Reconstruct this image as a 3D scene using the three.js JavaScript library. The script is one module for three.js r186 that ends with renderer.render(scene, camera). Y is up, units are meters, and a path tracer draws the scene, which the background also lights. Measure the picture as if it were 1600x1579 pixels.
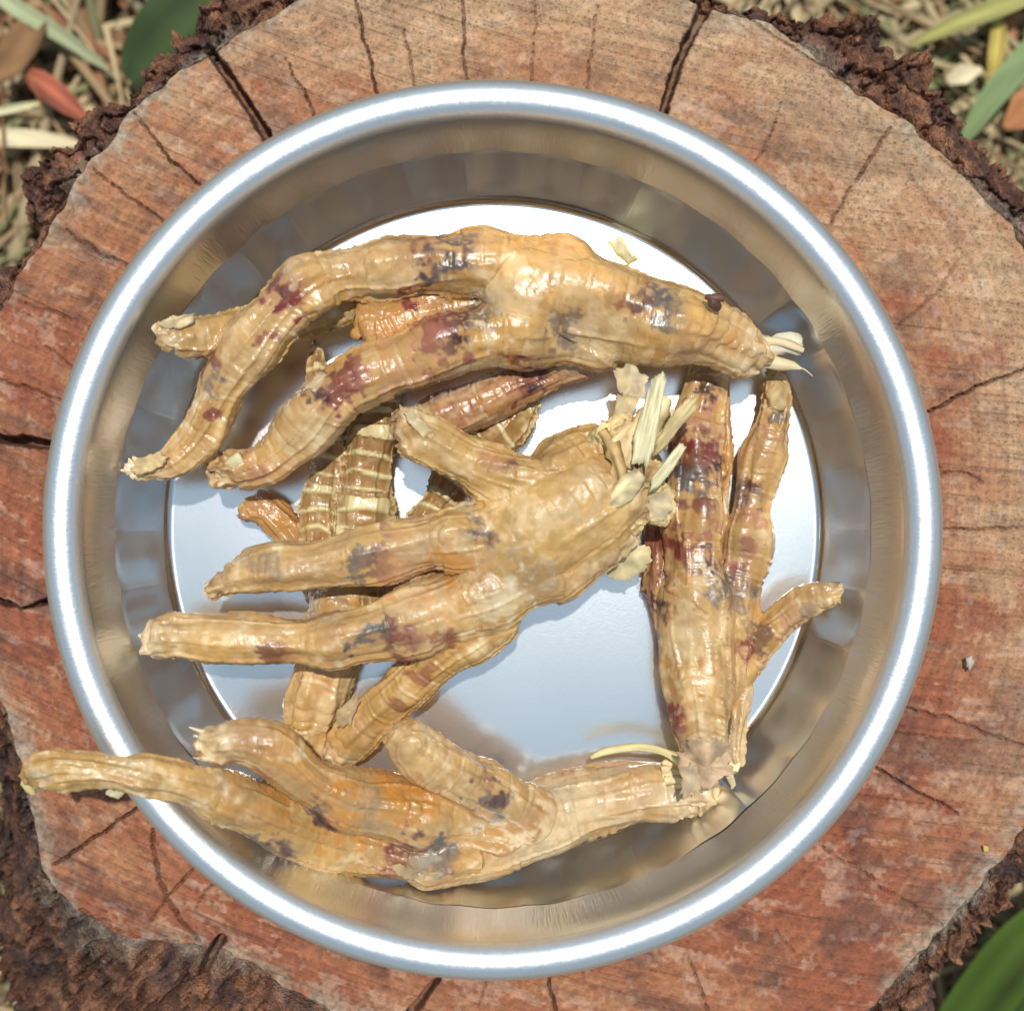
import * as THREE from 'three';
import { mergeGeometries } from 'three/addons/utils/BufferGeometryUtils.js';

// ---------------------------------------------------------------- camera, sky, sun, exposure
const scene = new THREE.Scene();
const EYE = 0.40, FOCAL = 2808;                       // metres above the cut face of the stump; focal length in photo pixels (1600 x 1579)
const camera = new THREE.PerspectiveCamera(2 * Math.atan(789.5 / FOCAL) * 180 / Math.PI, 1600 / 1579, 0.02, 50);
camera.position.set(0, EYE, 0);
camera.up.set(0, 0, -1);
camera.lookAt(0, 0, 0);
camera.focus = 0.38;
camera.userData.fStop = 11;
scene.add(camera);

const SUN = new THREE.Vector3(0.02, 1, -0.205).normalize();
// a clear, slightly hazy summer sky: deep blue overhead, paler to the horizon, a soft aureole round the sun
{
  const w = 512, h = 256, data = new Float32Array(w * h * 4);
  for (let j = 0; j < h; j++) for (let i = 0; i < w; i++) {
    const up = ((j + 0.5) / h - 0.5) * Math.PI, ro = ((i + 0.5) / w - 0.5) * 2 * Math.PI, y = Math.sin(up), x = Math.cos(ro) * Math.cos(up), z = Math.sin(ro) * Math.cos(up);
    const e = Math.max(y, 0), k = Math.pow(1 - e, 2.2), cos = x * SUN.x + y * SUN.y + z * SUN.z, glow = 0.55 * Math.pow(Math.max(cos, 0), 12) + 0.8 * Math.pow(Math.max(cos, 0), 90), o = (j * w + i) * 4;
    const zen = [0.165, 0.275, 0.40], hor = [0.52, 0.56, 0.57], gl = [0.62, 0.6, 0.55];
    for (let c = 0; c < 3; c++) data[o + c] = y < 0 ? [0.16, 0.14, 0.11][c] : zen[c] + (hor[c] - zen[c]) * k + gl[c] * glow;
    data[o + 3] = 1;
  }
  const t = new THREE.DataTexture(data, w, h, THREE.RGBAFormat, THREE.FloatType);
  t.mapping = THREE.EquirectangularReflectionMapping; t.magFilter = THREE.LinearFilter; t.minFilter = THREE.LinearFilter; t.needsUpdate = true;
  scene.background = t; scene.environment = t;
}

const sun = new THREE.DirectionalLight(new THREE.Color(1, 0.975, 0.925), 3.4);
sun.position.copy(SUN).multiplyScalar(2);
sun.castShadow = true;
sun.shadow.radius = 2;
sun.shadow.mapSize.set(2048, 2048);
Object.assign(sun.shadow.camera, { left: -0.3, right: 0.3, top: 0.3, bottom: -0.3, near: 0.5, far: 4 });
scene.add(sun, sun.target);

const renderer = new THREE.WebGLRenderer({ antialias: true });
renderer.setSize(1024, 1010);
renderer.toneMapping = THREE.LinearToneMapping;
renderer.toneMappingExposure = 1.03;
renderer.shadowMap.enabled = true;

// ---------------------------------------------------------------- helpers
let seed = 12345;
const rnd = () => { seed = (seed + 0x6d2b79f5) | 0; let t = Math.imul(seed ^ (seed >>> 15), 1 | seed); t = (t + Math.imul(t ^ (t >>> 7), 61 | t)) ^ t; return ((t ^ (t >>> 14)) >>> 0) / 4294967296; };
const rr = (a, b) => a + (b - a) * rnd();
const clamp = (x, a = 0, b = 1) => (x < a ? a : x > b ? b : x);
const sstep = (a, b, x) => { const t = clamp((x - a) / (b - a)); return t * t * (3 - 2 * t); };
const mix = (a, b, t) => a + (b - a) * t;
const LAT = new Float32Array(64 * 64 * 64);
for (let i = 0; i < LAT.length; i++) LAT[i] = rnd() * 2 - 1;
function noise3(x, y, z) {                              // value noise, -1..1
  const ix = Math.floor(x), iy = Math.floor(y), iz = Math.floor(z);
  let fx = x - ix, fy = y - iy, fz = z - iz;
  fx = fx * fx * (3 - 2 * fx); fy = fy * fy * (3 - 2 * fy); fz = fz * fz * (3 - 2 * fz);
  const x0 = ix & 63, x1 = (ix + 1) & 63, y0 = (iy & 63) << 6, y1 = ((iy + 1) & 63) << 6, z0 = (iz & 63) << 12, z1 = ((iz + 1) & 63) << 12;
  const a = LAT[x0 + y0 + z0], b = LAT[x1 + y0 + z0], c = LAT[x0 + y1 + z0], d = LAT[x1 + y1 + z0];
  const e = LAT[x0 + y0 + z1], f = LAT[x1 + y0 + z1], g = LAT[x0 + y1 + z1], h = LAT[x1 + y1 + z1];
  const p = a + (b - a) * fx, q = c + (d - c) * fx, r = e + (f - e) * fx, s = g + (h - g) * fx;
  const u = p + (q - p) * fy, v = r + (s - r) * fy;
  return u + (v - u) * fz;
}
const fbm = (x, y, z, n = 4) => { let s = 0, a = 0.5; for (let i = 0; i < n; i++) { s += a * noise3(x, y, z); a *= 0.5; x = x * 2.03 + 11.3; y = y * 2.03 + 5.1; z = z * 2.03 + 7.7; } return s; };
const hash3 = (x, y, z, k) => LAT[((x * 73 + k * 17) & 63) + (((y * 37 + x * 5 + k) & 63) << 6) + (((z * 51 + y * 7 + k * 3) & 63) << 12)] * 0.5 + 0.5;
const W = [0, 0];
function worley(x, y, z) {                              // W[0], W[1]: distances to the nearest two cell points
  const ix = Math.floor(x - 0.5), iy = Math.floor(y - 0.5), iz = Math.floor(z - 0.5);
  let d1 = 9, d2 = 9;
  for (let k = 0; k < 2; k++) for (let j = 0; j < 2; j++) for (let i = 0; i < 2; i++) {
    const cx = ix + i, cy = iy + j, cz = iz + k;
    const dx = cx + hash3(cx, cy, cz, 1) - x, dy = cy + hash3(cx, cy, cz, 2) - y, dz = cz + hash3(cx, cy, cz, 3) - z, d = dx * dx + dy * dy + dz * dz;
    if (d < d1) { d2 = d1; d1 = d; } else if (d < d2) d2 = d;
  }
  W[0] = Math.sqrt(d1); W[1] = Math.sqrt(d2);
}
// a point seen at photo pixel (px, py) and standing y metres above the stump's cut face
const at = (px, py, y) => [(px - 800) / FOCAL * (EYE - y), y, (py - 790) / FOCAL * (EYE - y)];

const counts = {};
function numbered(name) { const n = counts[name] = (counts[name] ?? -1) + 1; return n ? name + '_' + String(n).padStart(3, '0') : name; }
function thing(name, label, category, group) {
  const o = new THREE.Group();
  o.name = numbered(name); o.userData = { label, category };
  if (group) o.userData.group = group;
  scene.add(o);
  return o;
}
function part(name, geometry, material, parent, label) {
  const m = new THREE.Mesh(geometry, material);
  m.name = name; m.castShadow = m.receiveShadow = true;
  if (label) m.userData.label = label;
  parent.add(m);
  return m;
}
function dataTexture(n, fill, channels = 4, srgb = false, repeat = true) {
  const data = new Uint8Array(n * n * 4), c = [0, 0, 0];
  for (let j = 0; j < n; j++) for (let i = 0; i < n; i++) {
    fill((i + 0.5) / n, (j + 0.5) / n, c);
    const o = (j * n + i) * 4;
    for (let k = 0; k < 3; k++) {
      let v = channels === 1 ? c[0] : c[k];
      if (srgb) v = v <= 0.0031308 ? v * 12.92 : 1.055 * Math.pow(v, 1 / 2.4) - 0.055;
      data[o + k] = clamp(v) * 255 + 0.5;
    }
    data[o + 3] = 255;
  }
  const t = new THREE.DataTexture(data, n, n);
  t.magFilter = THREE.LinearFilter; t.minFilter = THREE.LinearMipmapLinearFilter; t.generateMipmaps = true;
  t.wrapS = t.wrapT = repeat ? THREE.RepeatWrapping : THREE.ClampToEdgeWrapping;
  if (srgb) t.colorSpace = THREE.SRGBColorSpace;
  t.needsUpdate = true;
  return t;
}
// tileable 2D noise on a torus lattice
const tile = (u, v, f, k = 0) => {
  const x = u * f, y = v * f, ix = Math.floor(x), iy = Math.floor(y); let fx = x - ix, fy = y - iy; fx = fx * fx * (3 - 2 * fx); fy = fy * fy * (3 - 2 * fy);
  const h = (a, b) => LAT[(((a % f + f) % f) * 7 + k * 13 & 63) + ((((b % f + f) % f) * 3 + ((a % f + f) % f >> 6)) & 63) * 64 + ((((b % f + f) % f) * 11 + ((a % f + f) % f) * 29 + k) & 63) * 4096];
  return mix(mix(h(ix, iy), h(ix + 1, iy), fx), mix(h(ix, iy + 1), h(ix + 1, iy + 1), fx), fy);
};
function smoothPath(pts, step) {                        // Catmull-Rom through [x, y, z, r], resampled
  const out = [];
  for (let i = 0; i < pts.length - 1; i++) {
    const p0 = pts[Math.max(0, i - 1)], p1 = pts[i], p2 = pts[i + 1], p3 = pts[Math.min(pts.length - 1, i + 2)];
    const n = Math.max(1, Math.round(Math.hypot(p2[0] - p1[0], p2[1] - p1[1], p2[2] - p1[2]) / step));
    for (let k = 0; k < n; k++) {
      const t = k / n, q = [];
      for (let c = 0; c < 4; c++) q.push(0.5 * (2 * p1[c] + (p2[c] - p0[c]) * t + (2 * p0[c] - 5 * p1[c] + 4 * p2[c] - p3[c]) * t * t + (3 * p1[c] - p0[c] - 3 * p2[c] + p3[c]) * t * t * t));
      out.push(q);
    }
  }
  out.push(pts[pts.length - 1].slice());
  return out;
}
function gridGeometry(nu, nv, f, closedU = false) {     // f(i, j) -> {p, uv, c}; rows j, columns i
  const pos = [], uv = [], col = [], idx = [];
  let hasC = false;
  if (closedU) nu++;                                    // the seam column is there twice, for its uv
  for (let j = 0; j < nv; j++) for (let i = 0; i < nu; i++) {
    const v = f(i, j);
    pos.push(v.p[0], v.p[1], v.p[2]); uv.push(v.uv ? v.uv[0] : 0, v.uv ? v.uv[1] : 0);
    if (v.c) { hasC = true; col.push(v.c[0], v.c[1], v.c[2]); }
  }
  for (let j = 0; j < nv - 1; j++) for (let i = 0; i < nu - 1; i++) {
    const a = j * nu + i, b = a + 1, c = a + nu, d = b + nu;
    idx.push(a, b, d, a, d, c);
  }
  const g = new THREE.BufferGeometry();
  g.setAttribute('position', new THREE.Float32BufferAttribute(pos, 3));
  g.setAttribute('uv', new THREE.Float32BufferAttribute(uv, 2));
  if (hasC) g.setAttribute('color', new THREE.Float32BufferAttribute(col, 3));
  g.setIndex(idx);
  g.computeVertexNormals();
  if (closedU) for (let j = 0; j < nv; j++) {
    const n = g.attributes.normal, a = j * nu, b = a + nu - 1, v = new THREE.Vector3(n.getX(a) + n.getX(b), n.getY(a) + n.getY(b), n.getZ(a) + n.getZ(b)).normalize();
    n.setXYZ(a, v.x, v.y, v.z); n.setXYZ(b, v.x, v.y, v.z);
  }
  return g;
}

// ---------------------------------------------------------------- ground
const GROUND = -0.13;
const groundTex = dataTexture(1024, (u, v, c) => {
  const a = tile(u, v, 12, 1) * 0.5 + tile(u, v, 40, 2) * 0.3 + tile(u, v, 128, 3) * 0.25, b = tile(u, v, 64, 5) * 0.6 + tile(u, v, 256, 6) * 0.4;
  const t = clamp(0.5 + a * 0.9), k = clamp(0.5 + b);
  c[0] = mix(0.10, 0.30, t) * mix(0.6, 1.2, k); c[1] = mix(0.075, 0.225, t) * mix(0.6, 1.2, k); c[2] = mix(0.05, 0.14, t) * mix(0.6, 1.2, k);
}, 4, true);
groundTex.repeat.set(40, 40);
const ground = new THREE.Mesh(new THREE.PlaneGeometry(12, 12, 1, 1).rotateX(-Math.PI / 2), new THREE.MeshStandardMaterial({ map: groundTex, roughness: 1 }));
ground.position.y = GROUND; ground.name = 'ground'; ground.userData.kind = 'structure'; ground.receiveShadow = true;
scene.add(ground);

// ---------------------------------------------------------------- stump
const PITH = at(800, 800, 0);
const TOP = FOCAL / EYE;                                // photo pixels per metre on the cut face
// outlines by angle: [degrees clockwise from +x on the photo, wood radius px, bark radius px]
const OUTLINE = [];
{
  const add = (wx, wy, bx, by) => OUTLINE.push([Math.atan2(wy - 800, wx - 800), Math.hypot(wx - 800, wy - 800), Math.hypot(bx - 800, by - 800)]);
  // wood edge point, and the bark's outer edge about the same direction
  add(15, 450, -25, 430); add(60, 385, 25, 366); add(95, 320, 8, 262); add(130, 262, 66, 218); add(165, 225, 118, 188); add(205, 172, 178, 128);
  add(250, 130, 236, 100); add(282, 104, 268, 84); add(306, 96, 272, 48); add(350, 66, 318, 8); add(400, 34, 380, -30); add(470, -8, 440, -70);
  add(600, -55, 590, -95); add(760, -70, 755, -130); add(900, -55, 905, -120); add(1040, -25, 1050, -70); add(1105, 4, 1118, -28); add(1140, 16, 1160, -12);
  add(1200, 30, 1232, -4); add(1262, 78, 1300, 20); add(1310, 118, 1398, 22); add(1360, 150, 1432, 70); add(1420, 188, 1458, 128); add(1470, 238, 1512, 178); add(1530, 290, 1566, 228);
  add(1600, 372, 1634, 300); add(1660, 480, 1700, 440); add(1700, 640, 1745, 640); add(1712, 800, 1752, 800); add(1700, 1000, 1735, 1010); add(1668, 1180, 1700, 1195);
  add(1606, 1290, 1650, 1320); add(1545, 1375, 1592, 1405); add(1500, 1428, 1535, 1452); add(1478, 1456, 1512, 1492); add(1420, 1520, 1458, 1552); add(1372, 1578, 1400, 1615);
  add(1250, 1650, 1280, 1690); add(1050, 1700, 1070, 1760); add(850, 1700, 850, 1780); add(660, 1640, 640, 1780); add(540, 1590, 480, 1790); add(450, 1548, 330, 1770);
  add(350, 1486, 170, 1780); add(270, 1478, 60, 1730); add(160, 1455, -20, 1630); add(84, 1392, -30, 1520); add(52, 1310, -50, 1385); add(38, 1220, -60, 1265); add(10, 1140, -70, 1165);
  add(-40, 1000, -75, 1005); add(-55, 800, -85, 800); add(-50, 640, -80, 635); add(-25, 530, -60, 515);
  OUTLINE.sort((a, b) => a[0] - b[0]);
}
function outline(th, k) {
  const n = OUTLINE.length;
  let i = n - 1;
  for (let j = 0; j < n; j++) if (OUTLINE[j][0] <= th) i = j; else break;
  if (th < OUTLINE[0][0]) i = n - 1;
  const a = OUTLINE[i], b = OUTLINE[(i + 1) % n], m = OUTLINE[(i + n - 1) % n], e = OUTLINE[(i + 2) % n];
  let w = b[0] - a[0], x = th - a[0];
  if (w <= 0) w += 2 * Math.PI; if (x < 0) x += 2 * Math.PI;
  const t = x / w, p0 = m[k], p1 = a[k], p2 = b[k], p3 = e[k];
  return mix(p1 + (p2 - p1) * t, 0.5 * (2 * p1 + (p2 - p0) * t + (2 * p0 - 5 * p1 + 4 * p2 - p3) * t * t + (3 * p1 - p0 - 3 * p2 + p3) * t * t * t), 0.5) / TOP;
}
// splits in the cut face: [[px, py, half width px], ...], depth in metres
const CRACKS = [
  [[[322, 70, 10], [345, 100, 10], [378, 150, 12], [404, 192, 11], [470, 300, 8]], 0.014],
  [[[208, 176, 3], [232, 205, 3], [262, 248, 3.4], [310, 288, 2]], 0.006],
  [[[145, 265, 2.4], [190, 300, 2.6], [256, 345, 3], [290, 370, 2]], 0.005],
  [[[100, 358, 2], [150, 392, 2], [195, 412, 2.4], [240, 440, 2]], 0.004],
  [[[545, -40, 3], [560, 20, 3], [575, 80, 3.2], [590, 150, 3]], 0.007],
  [[[445, 92, 1.6], [470, 140, 2.4], [492, 185, 2.6]], 0.005],
  [[[630, 45, 1.6], [640, 95, 2.2], [650, 150, 2]], 0.004],
  [[[720, -30, 2.6], [724, 60, 2.8], [728, 150, 2.4]], 0.006],
  [[[838, 0, 1.2], [834, 70, 1.6], [830, 140, 1.4]], 0.003],
  [[[935, 10, 1.6], [925, 70, 2], [914, 150, 1.8]], 0.004],
  [[[1112, -10, 16], [1088, 40, 12], [1064, 90, 11], [1046, 140, 10], [1036, 180, 9], [1010, 260, 7]], 0.012],
  [[[1172, 26, 1.6], [1200, 46, 2], [1250, 82, 2.2], [1300, 116, 2.8], [1326, 130, 3]], 0.004],
  [[[1394, 196, 2.4], [1372, 232, 3], [1348, 268, 2.6], [1318, 312, 1.8], [1300, 350, 1.5]], 0.004],
  [[[1225, 160, 1.6], [1205, 210, 1.8], [1180, 255, 1.4]], 0.003],
  [[[1470, 245, 1.8], [1520, 285, 2.2], [1560, 325, 2.8], [1610, 372, 3]], 0.004],
  [[[1640, 560, 3], [1596, 580, 3], [1530, 605, 3.6], [1482, 628, 3.4], [1440, 648, 3]], 0.006],
  [[[1500, 405, 1.4], [1470, 452, 1.6], [1420, 494, 1.8], [1395, 520, 2]], 0.003],
  [[[1470, 740, 1.4], [1500, 738, 2.2], [1540, 752, 1.6]], 0.003],
  [[[1470, 828, 2], [1520, 826, 2.6], [1570, 828, 2.2], [1620, 818, 2]], 0.004],
  [[[1365, 1196, 2.4], [1400, 1218, 3], [1428, 1232, 3.2], [1470, 1255, 2], [1500, 1275, 1.5]], 0.006],
  [[[1400, 1100, 1.6], [1490, 1125, 2.2], [1530, 1142, 2.6], [1600, 1165, 3]], 0.004],
  [[[1280, 1318, 1.2], [1340, 1358, 1.6], [1400, 1402, 1.8], [1440, 1420, 2.2], [1478, 1452, 2]], 0.004],
  [[[1215, 1455, 1.2], [1240, 1485, 1.6]], 0.003],
  [[[1074, 1490, 1.8], [1090, 1530, 2.2], [1108, 1585, 2]], 0.004],
  [[[858, 1520, 3], [862, 1555, 4], [872, 1600, 4.5], [880, 1640, 4]], 0.008],
  [[[684, 1530, 7], [664, 1558, 9], [640, 1590, 11], [620, 1640, 12]], 0.010],
  [[[760, 1535, 1.5], [748, 1570, 1.6]], 0.003],
  [[[345, 1470, 10], [325, 1500, 12], [312, 1530, 12]], 0.012],
  [[[236, 1296, 3], [238, 1330, 3.6], [248, 1375, 4], [270, 1420, 4], [300, 1462, 4], [312, 1475, 3]], 0.006],
  [[[234, 1442, 1.6], [262, 1404, 2.4], [284, 1376, 2.8], [300, 1356, 2.4], [340, 1320, 2]], 0.005],
  [[[305, 1418, 1.6], [322, 1392, 2], [335, 1380, 1.4]], 0.004],
  [[[82, 1352, 3], [120, 1328, 4], [165, 1295, 3.6], [212, 1264, 3.6], [240, 1240, 3]], 0.006],
  [[[-40, 676, 10], [20, 688, 11], [60, 694, 12], [120, 700, 9]], 0.014],
  [[[-40, 930, 8], [0, 942, 6], [30, 952, 4], [60, 942, 7], [110, 930, 6]], 0.009],
  [[[-20, 592, 2], [40, 606, 2.4], [95, 622, 2]], 0.004],
  [[[0, 462, 2], [60, 480, 3], [112, 500, 2.4]], 0.003],
  [[[70, 540, 2], [110, 572, 2]], 0.003],
  [[[420, 1492, 1.3], [436, 1470, 1.6]], 0.003],
  [[[125, 1420, 1.6], [165, 1450, 1.8], [220, 1470, 2], [270, 1476, 2]], 0.004],
];
const crackSegs = [];
for (const [pts, depth] of CRACKS) for (let i = 0; i < pts.length - 1; i++) {
  const [x0, y0, w0] = pts[i], [x1, y1, w1] = pts[i + 1];
  const thin = (w) => (w < 6 ? w * 0.46 : w * 0.72);
  crackSegs.push([x0, y0, x1 - x0, y1 - y0, 1 / ((x1 - x0) ** 2 + (y1 - y0) ** 2), thin(w0), thin(w1), w0 < 6 ? depth * 0.4 : depth * 0.6, Math.min(x0, x1) - 30, Math.max(x0, x1) + 30, Math.min(y0, y1) - 30, Math.max(y0, y1) + 30]);
}
const crackCells = new Map();                           // 50-pixel squares of the face that a split passes through
for (const s of crackSegs) for (let cx = Math.floor(s[8] / 50); cx <= Math.floor(s[9] / 50); cx++) for (let cy = Math.floor(s[10] / 50); cy <= Math.floor(s[11] / 50); cy++) {
  const k = cx * 1000 + cy; if (!crackCells.has(k)) crackCells.set(k, []); crackCells.get(k).push(s);
}
const crackOut = [0, 0];                                // depth at a photo pixel of the cut face, and how near to a split
function crackAt(px, py) {
  crackOut[0] = crackOut[1] = 0;
  const cell = crackCells.get(Math.floor(px / 50) * 1000 + Math.floor(py / 50));
  if (!cell) return crackOut;
  const wx = px + 3 * noise3(px * 0.05, py * 0.05, 3) + 1.2 * noise3(px * 0.2, py * 0.2, 8), wy = py + 3 * noise3(px * 0.05, py * 0.05, 13) + 1.2 * noise3(px * 0.2, py * 0.2, 18);
  let best = 0, near = 0;
  for (const s of cell) {
    if (wx < s[8] || wx > s[9] || wy < s[10] || wy > s[11]) continue;
    const t = clamp(((wx - s[0]) * s[2] + (wy - s[1]) * s[3]) * s[4]), d = Math.hypot(wx - s[0] - s[2] * t, wy - s[1] - s[3] * t), w = mix(s[5], s[6], t);
    const k = 1 - sstep(w * 0.45, w * 1.15, d);
    if (k * s[7] > best) best = k * s[7];
    const e = 1 - clamp((d - w) / 6); if (e > near) near = e;
  }
  crackOut[0] = best; crackOut[1] = near;
  return crackOut;
}
// saw marks: straight kerf lines that sweep in slightly curved bands over the face
function sawAt(px, py) {
  const q = (py * 0.94 - px * 0.34) + 0.00012 * (px - 500) * (px - 500), along = px * 0.94 + py * 0.34;
  const a = noise3(q * 0.16, along * 0.003, 1.5), b = noise3(q * 0.42, along * 0.006, 4.5), c = noise3(q * 0.06, along * 0.0015, 7.5);
  return [a, b, c, q, along];
}
const woodTex = [], WOOD_SPAN = 0.30;
{
  const n = 2048;
  const heights = new Float32Array(n * n);
  const color = dataTexture(n, (u, v, c) => {
    const x = (u - 0.5) * WOOD_SPAN, z = (v - 0.5) * WOOD_SPAN, px = 800 + (x) * TOP, py = 790 + (z) * TOP;
    const r = Math.hypot(px - 800, py - 800), th = Math.atan2(py - 800, px - 800), ro = outline(th, 1) * TOP;
    if (r < 420 || r > ro + 60) { c[0] = 0.36; c[1] = 0.17; c[2] = 0.1; return; }   // under the bowl, and past the bark
    const [a, b, w, q, al] = sawAt(px, py);
    const f1 = fbm(px * 0.006, py * 0.006, 21, 4), f2 = fbm(al * 0.008, q * 0.03, 31, 4), f3 = fbm(px * 0.03, py * 0.03, 41, 4), f4 = fbm(px * 0.16, py * 0.16, 51, 3);
    // sapwood at the upper right is pale and greyish; the left and the lower right are red heartwood
    const pale = clamp(sstep(-0.35, 0.75, ((px - 800) * 0.62 - (py - 800) * 0.78) / 900) * sstep(560, 860, r + 120 * f1) * 1.05);
    const topTan = sstep(760, 80, py) * 0.65;
    let red = [0.265, 0.078, 0.033], tan = [0.38, 0.165, 0.072], light = [0.46, 0.285, 0.155], dark = [0.11, 0.036, 0.024];
    const t1 = clamp(0.34 - 0.16 * sstep(600, 1150, py) + f1 * 0.8 + f2 * 0.7 + topTan * 0.75), t2 = clamp(pale * 0.95 + f2 * 0.5 + f3 * 0.35 - 0.1), t3 = sstep(0.06, 0.42, f2 * 0.8 + fbm(px * 0.012, py * 0.012, 61, 3) * 0.8) * (1 - pale * 0.6);
    const scuff = sstep(0.16, 0.42, fbm(al * 0.02, q * 0.05, 71, 4) + f4 * 0.25) * 0.3;
    for (let k = 0; k < 3; k++) {
      let s = mix(red[k], tan[k], t1);
      s = mix(s, light[k], clamp(t2));
      s = mix(s, [0.55, 0.38, 0.26][k], scuff);
      s = mix(s, dark[k], t3 * 0.72);
      c[k] = s;
    }
    // kerf lines, open pores and ring bands
    const fine = noise3(q * 0.85, al * 0.012, 95);
    const line = sstep(0.35, 0.75, a) * 0.36 * sstep(-0.3, 0.3, w + f1) + sstep(0.4, 0.8, fine) * 0.26 * sstep(-0.25, 0.25, f1 + 0.6 * w) + sstep(0.4, 0.8, b) * 0.42 * sstep(-0.1, 0.35, noise3(al * 0.004, q * 0.02, 81) + f1);
    const rw = r + 30 * f1 + 26 * Math.sin(th * 2 + 1), ring = 0.10 * noise3(rw * 0.11, th * 0.6, 7) + 0.09 * noise3(rw * 0.3, th * 1.2, 17) + 0.05 * Math.sin(rw * 0.24);
    const pore = sstep(0.42, 0.8, noise3(px * 0.42, py * 0.42, 91)) * 0.35 * (0.35 + pale);
    const grain = 1 + f4 * 0.42 + noise3(px * 0.6, py * 0.6, 5) * 0.12 + ring + 0.10 * a + 0.08 * b;
    for (let k = 0; k < 3; k++) c[k] *= Math.max(0.3, grain * (1 - line) * (1 - pore));
    crackAt(px, py);
    const dirt = crackOut[1] * sstep(-0.2, 0.3, f4 + 0.1) * 0.35 + sstep(0.0005, 0.003, crackOut[0]) * 0.5;
    c[0] = mix(c[0], 0.12, dirt); c[1] = mix(c[1], 0.05, dirt); c[2] = mix(c[2], 0.03, dirt);
    // lichen-grey and ochre staining along the sapwood edge
    const rim = sstep(46, 6, ro - r + 26 * f3 * 2) * sstep(-0.35, 0.25, f3 + f1 * 0.6);
    const g = [0.30, 0.25, 0.18], gk = clamp(rim * 0.75);
    for (let k = 0; k < 3; k++) c[k] = mix(c[k], g[k] * (0.75 + 0.9 * (f4 + 0.4)), gk);
    const white = sstep(0.25, 0.45, fbm(px * 0.05, py * 0.05, 101, 3)) * sstep(70, 20, Math.hypot(px - 1515, py - 1395)) + sstep(0.3, 0.5, fbm(px * 0.06, py * 0.06, 111, 3)) * 0.2;
    for (let k = 0; k < 3; k++) c[k] = mix(c[k], 0.62 - 0.07 * k, clamp(white) * 0.6);
    const i = Math.floor(u * n), j = Math.floor(v * n);
    heights[j * n + i] = clamp(0.55 + 0.22 * a + 0.14 * b + f4 * 0.35 + noise3(px * 0.5, py * 0.5, 33) * 0.1 - line * 0.5 - pore * 0.4);
  }, 4, true, false);
  const bump = dataTexture(n, (u, v, c) => { c[0] = heights[Math.floor(v * n) * n + Math.floor(u * n)]; }, 1, false, false);
  woodTex.push(color, bump);
}
const barkBump = dataTexture(512, (u, v, c) => { c[0] = 0.5 + 0.3 * tile(u, v, 24, 21) + 0.3 * tile(u, v, 64, 22) + 0.25 * tile(u, v, 160, 23); }, 1);
const stump = thing('tree_stump', 'sawn reddish brown tree stump with radial cracks and rough bark under the bowl', 'tree stump');
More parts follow.
